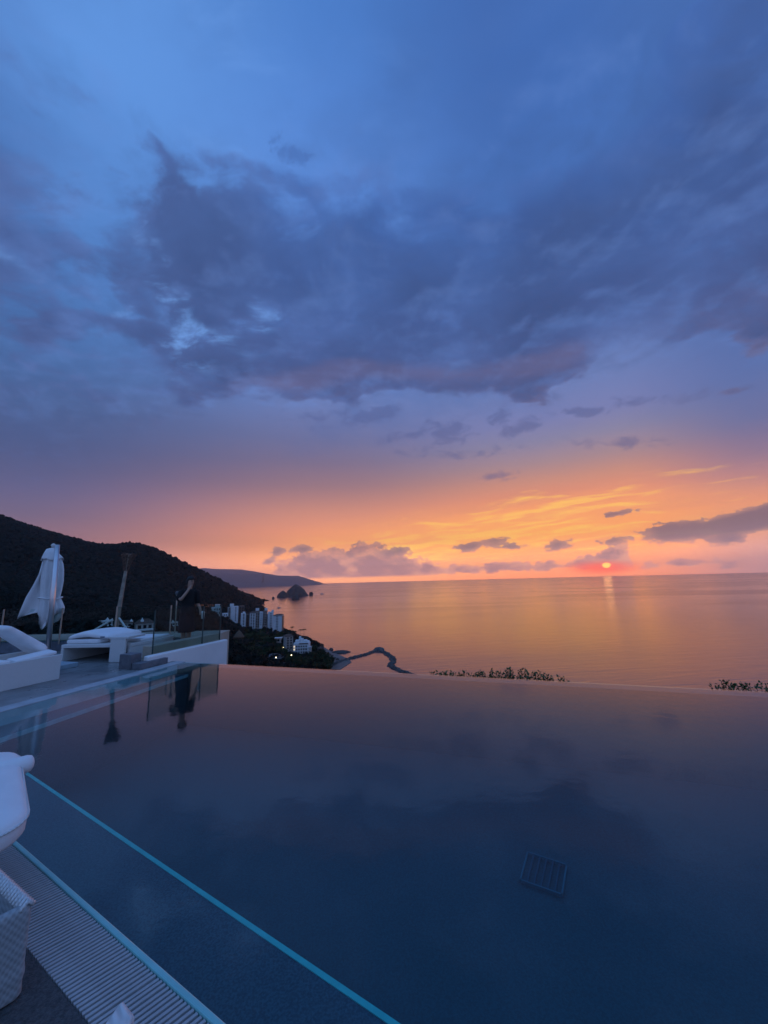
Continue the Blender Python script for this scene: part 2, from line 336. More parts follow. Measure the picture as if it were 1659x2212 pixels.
# ------------------------------------------------------------------ mesh builder
class MB:
    def __init__(s): s.v = []; s.f = []
    def add(s, vs, fs):
        o = len(s.v); s.v += [tuple(p) for p in vs]; s.f += [tuple(i + o for i in q) for q in fs]; return s
    def box(s, c, size, rz=0.0, M=None):
        hx, hy, hz = size[0] / 2, size[1] / 2, size[2] / 2
        R = M if M is not None else Matrix.Rotation(rz, 3, 'Z')
        vs = [Vector(c) + R @ Vector((x * hx, y * hy, z * hz)) for z in (-1, 1) for x, y in ((-1, -1), (1, -1), (1, 1), (-1, 1))]
        return s.add(vs, [(3, 2, 1, 0), (4, 5, 6, 7), (0, 1, 5, 4), (1, 2, 6, 5), (2, 3, 7, 6), (3, 0, 4, 7)])
    def prism(s, poly, z0, z1):
        """poly: ground polygon (counter-clockwise) raised from z0 to z1; z may be per-vertex lists"""
        k = len(poly); a = [z0] * k if not hasattr(z0, '__len__') else z0; b = [z1] * k if not hasattr(z1, '__len__') else z1
        vs = [(p[0], p[1], a[i]) for i, p in enumerate(poly)] + [(p[0], p[1], b[i]) for i, p in enumerate(poly)]
        return s.add(vs, [tuple(range(k - 1, -1, -1)), tuple(range(k, 2 * k))] + [(i, (i + 1) % k, k + (i + 1) % k, k + i) for i in range(k)])
    def tube(s, pts, rad, n=10, caps=True):
        pts = [Vector(p) for p in pts]; rad = [rad] * len(pts) if not hasattr(rad, '__len__') else rad
        vs = []; fs = []; ref = None
        for i, p in enumerate(pts):
            d = (pts[min(i + 1, len(pts) - 1)] - pts[max(i - 1, 0)]).normalized()
            if ref is None: ref = Vector((0, 0, 1)) if abs(d.z) < 0.9 else Vector((1, 0, 0))
            a = (ref - d * ref.dot(d)).normalized(); b = d.cross(a); ref = a
            vs += [p + (a * math.cos(2 * PI * j / n) + b * math.sin(2 * PI * j / n)) * rad[i] for j in range(n)]
        for i in range(len(pts) - 1):
            fs += [(i * n + j, i * n + (j + 1) % n, (i + 1) * n + (j + 1) % n, (i + 1) * n + j) for j in range(n)]
        if caps: fs += [tuple(range(n - 1, -1, -1)), tuple((len(pts) - 1) * n + j for j in range(n))]
        return s.add(vs, fs)
    def rings(s, rings, caps=True):
        n = len(rings[0]); vs = [p for r in rings for p in r]; fs = []
        for i in range(len(rings) - 1):
            fs += [(i * n + j, i * n + (j + 1) % n, (i + 1) * n + (j + 1) % n, (i + 1) * n + j) for j in range(n)]
        if caps: fs += [tuple(range(n - 1, -1, -1)), tuple((len(rings) - 1) * n + j for j in range(n))]
        return s.add(vs, fs)
    def ico(s, c, r, sub=1, jit=0.0, sq=(1, 1, 1), seed=0):
        bm = bmesh.new(); bmesh.ops.create_icosphere(bm, subdivisions=sub, radius=1); rr = random.Random(seed)
        vs = [];
        for v in bm.verts:
            k = r * (1 + jit * (rr.random() - 0.5)); vs.append((c[0] + v.co.x * k * sq[0], c[1] + v.co.y * k * sq[1], c[2] + v.co.z * k * sq[2]))
        fs = [tuple(v.index for v in f.verts) for f in bm.faces]; bm.free()
        return s.add(vs, fs)
    def build(s, name, m, parent=None, world=True, smooth=False, bevel=0.0, bseg=2, subsurf=0, solid=0.0, loc=None):
        me = bpy.data.meshes.new(name); vs = s.v
        if parent is not None and world:
            inv = parent.matrix_basis.inverted(); vs = [inv @ Vector(p) for p in vs]
        if loc is not None: vs = [Vector(p) - Vector(loc) for p in vs]
        me.from_pydata([tuple(p) for p in vs], [], s.f); me.materials.append(m)
        if smooth: me.polygons.foreach_set('use_smooth', [True] * len(me.polygons))
        o = bpy.data.objects.new(name, me); C.objects.link(o)
        if loc is not None: o.location = loc
        if parent is not None: o.parent = parent
        if solid: md = o.modifiers.new('solid', 'SOLIDIFY'); md.thickness = solid; md.offset = 0
        if bevel:
            md = o.modifiers.new('bevel', 'BEVEL'); md.width = bevel; md.segments = bseg; md.limit_method = 'ANGLE'
        if subsurf: md = o.modifiers.new('sub', 'SUBSURF'); md.levels = subsurf; md.render_levels = subsurf
        return o
def tag(o, label=None, cat=None, group=None, kind=None):
    if label: o['label'] = label
    if cat: o['category'] = cat
    if group: o['group'] = group
    if kind: o['kind'] = kind
    return o
def thing(name, loc, label, cat, group=None, rz=0.0):
    o = bpy.data.objects.new(name, None); C.objects.link(o); o.empty_display_size = 0.3
    o.matrix_basis = Matrix.Translation(Vector(loc)) @ Matrix.Rotation(rz, 4, 'Z')
    return tag(o, label, cat, group)
def struct(o): o['kind'] = 'structure'; return o
def v2(a, b): return Vector((a[0], a[1])) .lerp(Vector((b[0], b[1])), 0)
# pool frame: a runs along the infinity edge, b away from the camera
TH = math.radians(-18.1)
def P(a, b, z=0.0): return Vector((a * math.cos(TH) - b * math.sin(TH), a * math.sin(TH) + b * math.cos(TH), z))
def AB(p): return (p[0] * math.cos(TH) + p[1] * math.sin(TH), -p[0] * math.sin(TH) + p[1] * math.cos(TH))
SEA = -104.0
# ------------------------------------------------------------------ sea
mb = MB(); R_ = 24000.0; mb.add([(R_ * math.cos(2 * PI * i / 96), R_ * math.sin(2 * PI * i / 96), SEA) for i in range(96)], [tuple(range(96))])
struct(mb.build('sea', sea_material()))
# ------------------------------------------------------------------ terrain
def rd(u, v, d):                              # point seen at (u, v) at horizontal distance d
    r = ray(u, v); t = d / math.hypot(r[0], r[1]); return (r[0] * t, r[1] * t, r[2] * t + CH)
ctrl = []
for u, v, d in ((-250, 1030, 1900), (-120, 1070, 1900), (0, 1119, 1900), (60, 1142, 1900), (130, 1162, 1900), (200, 1181, 1900), (224, 1187, 1850), (250, 1182, 1550), (280, 1177, 1500), (330, 1187, 1500), (380, 1214, 1520), (430, 1237, 1560), (480, 1262, 1650), (510, 1275, 1900), (545, 1289, 2200),
                (0, 1230, 1200), (100, 1240, 1150), (200, 1250, 1100), (300, 1240, 1150), (380, 1265, 1200), (440, 1280, 1250), (490, 1300, 1250),
                (0, 1300, 500), (100, 1310, 500), (200, 1315, 640), (300, 1320, 660), (400, 1322, 720), (460, 1330, 760), (490, 1345, 800),
                (0, 1362, 260), (100, 1362, 270), (200, 1364, 300), (300, 1366, 340), (400, 1370, 380), (470, 1376, 430)):
    x, y, z = rd(u, v, d); ctrl.append((x, y, max(z, SEA + 1)))
def onsea(u, v, dz=0.0):
    p = G(u, v, SEA + dz); return (p.x, p.y, SEA + dz)
for u, v, dz in ((500, 1352, 12), (520, 1362, 9), (560, 1368, 8), (600, 1372, 6), (500, 1390, 10), (560, 1395, 8), (500, 1395, 6), (650, 1405, 5), (540, 1425, 9), (600, 1425, 8), (660, 1425, 5), (690, 1430, 3), (640, 1385, 4),
                 (520, 1330, 12), (560, 1335, 9), (590, 1345, 5), (500, 1318, 30), (540, 1320, 10),
                 (715, 1436, 0), (706, 1410, 0), (700, 1392, 0), (668, 1376, 0), (632, 1366, 0), (612, 1352, 0), (602, 1335, 0), (575, 1322, 0), (553, 1312, 0), (546, 1305, 0), (566, 1300, 0), (584, 1297.5, 0), (588, 1295, -6),
                 (760, 1440, -8), (740, 1400, -10), (700, 1375, -12), (650, 1350, -14), (640, 1320, -15), (600, 1308, -14), (500, 1296, -15), (640, 1285, -15), (800, 1360, -25), (760, 1300, -25)):
    ctrl.append(onsea(u, v, dz))
for az_, prof in ((-12, ((90, -35), (200, -75), (330, -93))), (5, ((40, -12), (120, -50), (260, -95), (360, -108), (600, -120))), (25, ((40, -12), (120, -55), (220, -98), (300, -112), (600, -125))), (50, ((40, -12), (120, -55), (220, -98), (300, -112), (600, -125))), (75, ((60, -20), (200, -95), (320, -112), (700, -125))),
                  (-30, ((40, -10), (100, -22), (200, -34))), (-50, ((40, -8), (120, -16), (300, -20))), (-70, ((60, -8), (300, 0), (900, 80), (1900, 300)))):
    for d, z in prof: ctrl.append((d * math.sin(math.radians(az_)), d * math.cos(math.radians(az_)), z))
for az_ in (-70, -50, -30, -12, 5, 25, 50, 75): ctrl.append((16 * math.sin(math.radians(az_)), 16 * math.cos(math.radians(az_)), -6.5))
for p in ((-2600, 2600, 330), (-3200, 1500, 380), (-1500, 3000, 120)): ctrl.append(p)
CT = np.array(ctrl)
def warp(xy):                                 # log-polar so that near and far points weigh alike
    d = np.hypot(xy[..., 0], xy[..., 1]); a = np.arctan2(xy[..., 0], xy[..., 1])
    return np.stack([a * 2.2, np.log(np.maximum(d, 10.0))], -1)
def ker(r): return r
Wc = warp(CT[:, :2]); N_ = len(CT)
A_ = np.zeros((N_ + 3, N_ + 3)); A_[:N_, :N_] = ker(np.linalg.norm(Wc[:, None] - Wc[None], axis=-1)) - 1e-3 * np.eye(N_)
A_[:N_, N_] = 1; A_[:N_, N_ + 1:] = Wc; A_[N_, :N_] = 1; A_[N_ + 1:, :N_] = Wc.T
sol = np.linalg.solve(A_, np.concatenate([CT[:, 2], np.zeros(3)]))
def height(xy):
    w = warp(np.asarray(xy, float)); sh = w.shape[:-1]; w = w.reshape(-1, 2); out = np.empty(len(w))
    for i in range(0, len(w), 4000):
        q = w[i:i + 4000]; out[i:i + 4000] = ker(np.linalg.norm(q[:, None] - Wc[None], axis=-1)) @ sol[:N_] + sol[N_] + q @ sol[N_ + 1:]
    return out.reshape(sh)
def H1(x, y): return float(height(np.array([[x, y]]))[0])
azs = np.radians(np.concatenate([np.linspace(-75, -56, 20)[:-1], np.linspace(-56, -5, 240)[:-1], np.linspace(-5, 82, 80)])); ds = np.exp(np.linspace(math.log(14), math.log(3300), 120))
AZ, DD = np.meshgrid(azs, ds); XY = np.stack([DD * np.sin(AZ), DD * np.cos(AZ)], -1); Z = height(XY)
Z = np.minimum(Z, CT[:, 2].max() + 20)
Z = np.maximum(Z, SEA - 0.8)
Z = np.where(DD < 40, np.minimum(Z, -6.0), Z)
nr, nc = Z.shape
vs = np.concatenate([XY, Z[..., None]], -1).reshape(-1, 3)
fs = [(i * nc + j, i * nc + j + 1, (i + 1) * nc + j + 1, (i + 1) * nc + j) for i in range(nr - 1) for j in range(nc - 1)]
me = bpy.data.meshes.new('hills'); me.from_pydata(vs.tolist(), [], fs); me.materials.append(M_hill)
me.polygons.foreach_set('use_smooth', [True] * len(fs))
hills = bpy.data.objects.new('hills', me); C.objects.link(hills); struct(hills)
# far headland ridges across the bay
def ridge(name, pts, d, depth):
    top = [Vector(rd(u, v, d)) for u, v in pts]; m_ = MB(); rr = random.Random(len(pts)); vs = []; k = 9
    fine = []
    for i in range(len(top) - 1):
        for j in range(8):
            q = top[i].lerp(top[i + 1], j / 8); q.z += (rr.random() - .5) * 8 * min(1, max(0, (q.z - SEA)) / 60); fine.append(q)
    fine.append(top[-1])
    for i, q in enumerate(fine):
        dirv = Vector((q.x, q.y, 0)).normalized()
        for j in range(k):
            s_ = j / (k - 1) * 2 - 1
            zz = SEA - 2 + (max(q.z, SEA + 1) - SEA + 2) * (1 - abs(s_)) ** 0.8 + (rr.random() - .5) * 10 * (1 - abs(s_)) * (abs(s_) > .01)
            vs.append(q.xy.to_3d() + dirv * s_ * depth + Vector((0, 0, zz)))
    fs = [(i * k + j, i * k + j + 1, (i + 1) * k + j + 1, (i + 1) * k + j) for i in range(len(fine) - 1) for j in range(k - 1)]
    m_.add(vs, fs); return struct(m_.build(name, M_far_hazed, smooth=True))
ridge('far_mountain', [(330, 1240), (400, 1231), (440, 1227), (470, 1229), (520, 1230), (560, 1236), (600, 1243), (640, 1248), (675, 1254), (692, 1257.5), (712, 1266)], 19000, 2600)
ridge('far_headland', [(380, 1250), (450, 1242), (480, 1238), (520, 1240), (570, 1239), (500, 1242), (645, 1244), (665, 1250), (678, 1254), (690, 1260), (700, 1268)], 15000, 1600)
# ------------------------------------------------------------------ haze over the bay
mh = bpy.data.materials.new('haze'); mh.use_nodes = True; mh.node_tree.nodes.clear()
vol = mh.node_tree.nodes.new('ShaderNodeVolumePrincipled'); vol.inputs['Density'].default_value = 4.4e-5; vol.inputs['Color'].default_value = (0.93, 0.93, 0.95, 1); vol.inputs['Anisotropy'].default_value = 0.70
om = mh.node_tree.nodes.new('ShaderNodeOutputMaterial'); mh.node_tree.links.new(vol.outputs[0], om.inputs['Volume'])
hz = MB(); hz.box((0, 0, (SEA - 1 + 740) / 2), (49000, 49000, 740 - SEA + 1)); hzo = hz.build('haze', mh); hzo['kind'] = 'stuff'
# ------------------------------------------------------------------ forest canopy (uncountable)
def leaf_cloud(n_leaf, seed, leaf=0.34, core=True):
    """unit crown: uneven ellipsoid of leaf clumps around a small dark core"""
    r = np.random.default_rng(seed); vs = []; fs = []
    lobes = r.normal(0, 0.42, (6, 3)); lobes[:, 2] = np.abs(lobes[:, 2]) * 0.8
    for i in range(n_leaf):
        c = lobes[r.integers(6)] + (lambda d: d / np.linalg.norm(d) * (0.32 + 0.26 * r.random()))(r.normal(0, 1, 3))
        nrm = r.normal(0, 1, 3); nrm[2] = abs(nrm[2]) + .4; nrm /= np.linalg.norm(nrm)
        a = np.cross(nrm, r.normal(0, 1, 3)); a /= np.linalg.norm(a); b = np.cross(nrm, a); s_ = leaf * (0.6 + 0.8 * r.random()); o = len(vs)
        vs += [c - a * s_ * .5, c + b * s_ * .35 + nrm * .05, c + a * s_ * .6, c - b * s_ * .35 + nrm * .04]; fs += [(o, o + 1, o + 2, o + 3)]
    if core:
        m_ = MB()
        for l in lobes: m_.ico(l * 0.8, 0.42, 1, 0.3, seed=seed)
        o = len(vs); vs += [np.array(p) for p in m_.v]; fs += [tuple(i + o for i in q) for q in m_.f]
    vs = np.array(vs); vs[:, 2] -= vs[:, 2].min(); return vs, fs
def blob_crown(seed):
    r = np.random.default_rng(seed); m_ = MB(); m_.ico((0, 0, 0.55), 0.85, 1, 0.55, (1, 1, .8), seed)
    m_.ico((r.normal(0, .4), r.normal(0, .4), .95), 0.5, 1, 0.55, (1, 1, .8), seed + 9)
    return np.array(m_.v), m_.f
def scatter(name, pts, sizes, protos, m):
    V = []; FI = []; o = 0
    for i, (p, s_) in enumerate(zip(pts, sizes)):
        v, f = protos[i % len(protos)]; q = rng.random() * 2 * PI; c_, s2 = math.cos(q), math.sin(q)
        w = v * s_ * np.array([1, 1, 0.8 + 0.5 * rng.random()]); w = np.stack([w[:, 0] * c_ - w[:, 1] * s2, w[:, 0] * s2 + w[:, 1] * c_, w[:, 2]], -1) + p
        V.append(w); FI.append((f, o)); o += len(v)
    V = np.concatenate(V); me = bpy.data.meshes.new(name)
    loops = np.concatenate([np.array([i for q in f for i in q], np.int32) + o_ for f, o_ in FI]); cnt = np.concatenate([np.array([len(q) for q in f], np.int32) for f, _ in FI])
    me.vertices.add(len(V)); me.vertices.foreach_set('co', V.astype(np.float32).ravel()); me.loops.add(len(loops)); me.loops.foreach_set('vertex_index', loops)
    me.polygons.add(len(cnt)); st = np.concatenate([[0], np.cumsum(cnt)[:-1]]).astype(np.int32); me.polygons.foreach_set('loop_start', st); me.polygons.foreach_set('loop_total', cnt)
    me.update(); me.validate(); me.materials.append(m)
    ob = bpy.data.objects.new(name, me); C.objects.link(ob); ob['kind'] = 'stuff'; return ob
KEEP = []                                      # (x, y, radius) where buildings and roads stand
# ------------------------------------------------------------------ coast buildings
def aim(x, y): return -math.atan2(x, y)        # local +y points away from the camera, -y faces it
def site(u0, u1, vt, vb, d):
    a, b = Vector(rd(u0, vb, d)), Vector(rd(u1, vb, d)); t = Vector(rd((u0 + u1) / 2, vt, d)); m = (a + b) / 2
    KEEP.append((m.x, m.y, (a - b).length * 0.55 + 4)); return m, (a - b).length, t.z - m.z
PANE = {}
def pane(parent, name, m, x, y, z, w, h, t=0.35):
    k = (round(w, 1), round(h, 1), m.name)
    if k not in PANE:
        o = MB().box((0, 0, 0), (w, t, h)).build(name, m); PANE[k] = o.data; o.location = (x, y, z); o.parent = parent; return o
    o = bpy.data.objects.new(name, PANE[k]); C.objects.link(o); o.location = (x, y, z); o.parent = parent; return o
def tower(name, label, cat, u0, u1, vt, vb, d, depth, m, turn=0.0, cols=2, rows=8, c0=.3, c1=.7, balc=False, roof=None, sidebalc=False, top=None, ww=None, lit=(), group=None):
    c, w, h = site(u0, u1, vt, vb, d); dirv = Vector((c.x, c.y, 0)).normalized(); base = c + dirv * depth * .5 * 0
    t = thing(name, base, label, cat, group, aim(c.x, c.y) + turn)
    MB().box((0, depth / 2, h / 2 - 6), (w, depth, h + 12)).build('wall', m, t, world=False)
    fh = h * 0.93 / rows; cw = w * (c1 - c0) / max(cols, 1)
    for r in range(rows):
        z = h * 0.04 + fh * (r + .55)
        for q in range(cols):
            x = -w / 2 + w * c0 + cw * (q + .5)
            lt = (r, q) in lit
            pane(t, 'window', M_litwin if lt else M_win, x, -0.06, z, (ww or 0.55) * cw, fh * 0.55)
        if balc:
            MB().box((-w / 2 + w * (c0 + c1) / 2, -0.75, z - fh * .42), (w * (c1 - c0) * 1.02, 1.5, fh * 0.26)).build('balcony', m, t, world=False)
        if sidebalc:
            for y in (depth * .2, depth * .55, depth * .85):
                pane(t, 'window', M_win, w / 2 + .05, y, z, 0.4, fh * .55, depth * .2)
            MB().box((w / 2 + 1.0, depth / 2, z - fh * .40), (2.0, depth * .95, fh * .22)).build('balcony', M_wallb, t, world=False)
    if roof:
        k = 1.2; rm = MB(); a_ = [(-w / 2 - k, -k, h), (w / 2 + k, -k, h), (w / 2 + k, depth + k, h), (-w / 2 - k, depth + k, h)]; rz_ = h + roof
        rm.add(a_ + [(-w / 4, depth / 2, rz_), (w / 4, depth / 2, rz_)], [(0, 1, 5, 4), (1, 2, 5), (2, 3, 4, 5), (3, 0, 4), (3, 2, 1, 0)]); rm.build('roof', M_roof, t, world=False)
    if top:
        for (x, y, sx, sy, hh) in top: MB().box((x * w, y * depth, h + hh / 2 + (roof or 0) * .5), (sx * w, sy * depth, hh + (roof or 0))).build('roof_house', M_wallw, t, world=False)
    return t
g_t = 'white apartment towers along the shore'
tower('apartment_tower', 'slender white slab tower, leftmost of the shore towers, with a taller lift shaft', 'tower', 497.7, 514, 1310, 1343, 960, 18, M_wallw, 0.10, 1, 10, .58, .72, top=[(-.35, .4, .5, .5, 6)], ww=.8, group=g_t)
tower('apartment_wing', 'narrow brown balcony wing on the left flank of the leftmost white tower', 'tower', 492.2, 497.4, 1312, 1336, 965, 14, M_wallp, 0.1, 1, 7, .1, .9, balc=True)
tower('apartment_wing', 'brown balcony block behind the right side of the leftmost white tower', 'tower', 514.6, 527, 1309, 1343, 972, 16, M_wallb, 0.1, 2, 9, .05, .95, balc=True)
tower('apartment_tower', 'pale tower with an open grey recess, second of the shore towers from the left', 'tower', 520, 530.5, 1325, 1352, 905, 15, M_wallw, 0.05, 1, 8, .3, .8, top=[(.1, .4, .5, .5, 3)], group=g_t)
tower('apartment_wing', 'dark recessed link block between two pale shore towers', 'tower', 531, 538, 1327, 1353, 912, 12, M_wallb, 0.05, 1, 8, .2, .8)
tower('apartment_tower', 'pale block with many rows of dark windows and brown roof', 'tower', 538.5, 551, 1324, 1360, 898, 16, M_wallw, -0.05, 2, 10, .08, .92, ww=.6, roof=3.0, group=g_t)
tower('apartment_tower', 'cream balcony block with brown roof and white roof house between shore towers', 'tower', 551.5, 560, 1322, 1356, 902, 16, M_wallp, 0.0, 2, 9, .05, .95, balc=True, roof=3.5, top=[(-.1, .5, .9, .4, 4)], group=g_t)
tower('apartment_tower', 'plain white gabled block right of the cream balcony block', 'tower', 560.5, 567, 1322, 1352, 890, 14, M_wallw, 0.05, 1, 7, .3, .6, group=g_t)
tower('apartment_tower', 'brown roofed balcony block left of the two tall white towers', 'tower', 567.5, 576.5, 1321, 1352, 896, 14, M_wallp, 0.0, 2, 8, .05, .95, balc=True, roof=3.0, top=[(.2, .5, .7, .5, 4)], group=g_t)
tower('apartment_tower', 'tall white tower with paired windows just left of the seaward corner tower', 'tower', 577.5, 590, 1322.5, 1362, 880, 16, M_wallw, 0.0, 2, 10, .40, .72, ww=.55, top=[(.35, .4, .4, .5, 4)], group=g_t)
tower('apartment_tower', 'tall white corner tower nearest the sea, paired windows, balconies on its sea side', 'tower', 588.5, 608.5, 1329, 1367, 845, 17, M_wallw, -0.22, 2, 10, .33, .60, ww=.55, roof=2.0, sidebalc=True, group=g_t)
tower('white_house', 'big white cubic house on the hillside seen through the corner glass pane', 'house', 457, 478, 1312, 1329, 800, 18, M_wallw, 0.1, 3, 2, .2, .9, ww=.4, top=[(.1, .4, .5, .5, 5)])
tower('white_house', 'long low white block left of the shore towers beside the glass corner', 'house', 480.5, 492, 1325, 1340, 940, 14, M_wallw, 0.1, 2, 2, .1, .9, ww=.3)
hh_ = [(514, 519, 1288, 1293.5), (520, 526, 1290.5, 1294.5), (526.5, 531, 1292, 1296.5), (531.5, 537, 1294, 1299.5)]
hl = ['tall leftmost', 'second', 'third', 'lowest rightmost']
for (a, b, vt, vb), q in zip(hh_, hl):
    tower('hillside_villa', 'small white villa, %s in the row on the wooded headland' % q, 'house', a, b, vt, vb, 1750, 12, M_wallw, 0.2, 2, 1, .1, .9, ww=.4, group='white villas on the headland')
# houses on the near hillside, seen through the balustrade
def hill_house(label, u0, u1, vt, vb, d, kind, cap=None):
    c, w, h = site(u0, u1, vt, vb, d); dp = w * .6
    for k_ in (.70, .74, .78, .82, .86, .90, .94, .98): KEEP.append((c.x * k_, c.y * k_, w * .72))
    t = thing('hillside_house', c, label, 'house', 'houses on the slope behind the glass balustrade', aim(c.x, c.y) + 0.15)
    MB().box((0, dp / 2, h * .3 - 4), (w, dp, h * .6 + 8)).build('wall', M_wallp, t, world=False)
    for x in (-.3, 0, .3): pane(t, 'window', M_win, x * w, -.06, h * .3, w * .18, h * .3)
    if kind == 'hip':
        k = .8; a_ = [(-w / 2 - k, -k, h * .6), (w / 2 + k, -k, h * .6), (w / 2 + k, dp + k, h * .6), (-w / 2 - k, dp + k, h * .6)]
        MB().add(a_ + [(-w / 4, dp / 2, h), (w / 4, dp / 2, h)], [(0, 1, 5, 4), (1, 2, 5), (2, 3, 4, 5), (3, 0, 4), (3, 2, 1, 0)]).build('roof', M_roof, t, world=False)
    else: MB().box((0, dp / 2, h * .64), (w * 1.06, dp * 1.06, h * .08)).build('roof', M_white, t, world=False)
    MB().box((-w * .1, -2.2, h * .05), (w * 1.1, 4.2, .9)).build('terrace', M_white, t, world=False)
    if cap is not None:
        ct = MB(); r0 = w * .13; n_ = 10
        ct.rings([[(cap * w + r * math.cos(2 * PI * i / n_), dp * .3 + r * math.sin(2 * PI * i / n_), z) for i in range(n_)] for r, z in ((r0 * .85, h * .6), (r0, h * .8), (r0 * .35, h * .98), (0.06, h * 1.12))])
        ct.build('roof_dome', M_white, t, world=False, smooth=True)
hill_house('flat roofed hillside house with white dome, left of the bamboo torch', 210, 243, 1336, 1352, 360, 'flat', .15)
hill_house('brown roofed hillside house seen just right of the bamboo torch', 253, 286, 1340, 1356, 350, 'hip', .42)
hill_house('wide hillside house with pointed white roof tent, between two glass posts', 293, 331, 1337, 1361, 330, 'hip', -.15)
hill_house('small hillside house with white cap left of the standing person', 366, 384, 1340, 1352, 400, 'flat', -.1)
hill_house('low pale hillside house at the left picture edge', -6, 16, 1321, 1337, 380, 'flat')
# thatched hut, flat roof, hotel, booth
c, w, h = site(503, 528, 1361, 1386, 640)
t = thing('thatched_hut', c, 'round open hut with brown thatched cone roof among the dark trees', 'hut')
n_ = 14
MB().rings([[(r * math.cos(2 * PI * i / n_), r * math.sin(2 * PI * i / n_), z) for i in range(n_)] for r, z in ((w * .5, h * .35), (w * .42, h * .5), (w * .2, h * .82), (.15, h))]).build('thatched_roof', M_thatch, t, world=False, smooth=True)
for i in range(6): MB().tube([(w * .38 * math.cos(i * PI / 3), w * .38 * math.sin(i * PI / 3), -3), (w * .38 * math.cos(i * PI / 3), w * .38 * math.sin(i * PI / 3), h * .45)], .35, 6).build('post', M_bark, t, world=False)
c, w, h = site(579, 607, 1375, 1388, 680)
t = thing('flat_roof_house', c, 'low house with a wide pale flat roof between dark trees below the towers', 'house', rz=aim(c.x, c.y) - .3)
MB().box((0, 7, h * .35 - 3), (w * .92, 13, h * .7 + 6)).build('wall', M_wallp, t, world=False)
MB().box((0, 7, h * .72), (w, 15, .7)).build('roof', M_white, t, world=False)
for x in (-.3, 0, .3): pane(t, 'window', M_win, x * w, .44, h * .35, w * .16, h * .3)
tower('hotel_wing', 'balcony wing with brown roof at the left end of the white shore hotel', 'hotel', 617, 633, 1375, 1404, 600, 14, M_wallp, .25, 2, 5, .05, .95, balc=True, roof=3.0)
c, w, h = site(632, 672, 1382, 1412, 590)
t = thing('shore_hotel', c, 'white shore hotel with sculpted white parapets, terraces and lit windows', 'hotel', rz=aim(c.x, c.y) - .15)
MB().box((-w * .05, 9, h * .36 - 4), (w * .85, 18, h * .72 + 8)).build('wall', M_wallw, t, world=False)
MB().box((w * .40, 8, h * .22 - 4), (w * .2, 14, h * .44 + 8)).build('side_wing', M_wallp, t, world=False)
for r in range(3):
    for q in range(6):
        lt = q == 0 and r in (1, 2)
        pane(t, 'window', M_litwin if lt else M_win, -w * .42 + q * w * .13, -.06, h * (.10 + .21 * r), w * .07, h * .11)
    MB().box((w * .18, -.9, h * (.02 + .21 * r)), (w * .5, 1.8, .5)).build('balcony', M_wallw, t, world=False)
for x, y, sx, sy, z0, hh2 in ((-.05, 3, .86, 2.0, .72, .07), (-.3, 9, .22, 8, .72, .22), (-.08, 13, .16, 6, .72, .30), (.1, 15, .2, 5, .72, .18), (.27, 12, .14, 8, .72, .12), (-.2, 16, .12, 4, .72, .42), (.40, 1.2, .2, 1.4, .44, .05)):
    MB().box((x * w, y, h * (z0 + hh2 / 2)), (sx * w, sy, h * hh2)).build('parapet', M_wallw, t, world=False, bevel=.5)
MB().box((w * .08, 1.2, h * .70), (w * .5, 3.4, .8)).build('roof', M_roof, t, world=False)
c, w, h = site(586, 602, 1421, 1431, 520)
t = thing('gate_booth', c, 'tiny white booth beside the grey driveway under the warm lamp', 'booth', rz=aim(c.x, c.y))
MB().box((0, 2, h * .35), (w * .5, 3.5, h * .7 + 2)).build('wall', M_wallw, t, world=False); MB().box((0, 2, h * .74), (w * .62, 4.4, .35)).build('roof', M_wallw, t, world=False)
for x in (-.12, .12): pane(t, 'window', M_win, x * w, .22, h * .4, w * .12, h * .28)
def patch(name, poly, z, m, n=1):
    """ground-hugging sheet over a picture-measured outline"""
    pts = [G(u, v, z) for u, v in poly]; o = MB().add(pts, [tuple(range(len(pts)))]).build(name, m); return struct(o)
patch('road', [(545, 1440), (640, 1440), (625, 1424), (610, 1416), (600, 1411), (585, 1412), (572, 1419), (558, 1427)], -93.2, M_road)
patch('beach', [(690, 1446), (735, 1446), (760, 1430), (748, 1421), (728, 1412), (712, 1405), (700, 1398), (690, 1408)], SEA + .25, M_sand)
for (u, v, d, lab) in ((596, 1421, 500, 'lit lamp on a dark post above the driveway booth'), (629.5, 1416, 520, 'lit lamp on a dark post in front of the shore hotel'), (612, 1399, 560, 'faint lit lamp among trees left of the hotel')):
    p = Vector(rd(u, v, d)); t = thing('street_lamp', (p.x, p.y, p.z - 7), lab, 'street lamp', 'lit lamps by the shore road')
    MB().tube([(0, 0, -6), (0, 0, 7.0)], .14, 8).build('post', M_black, t, world=False)
    MB().ico((0, 0, 7.4), .62 if d < 550 else .35, 2).build('lamp_globe', M_lit, t, world=False, smooth=True)
KEEP += [(*rd(585, 1425, 520)[:2], 16), (*rd(610, 1420, 520)[:2], 12)]
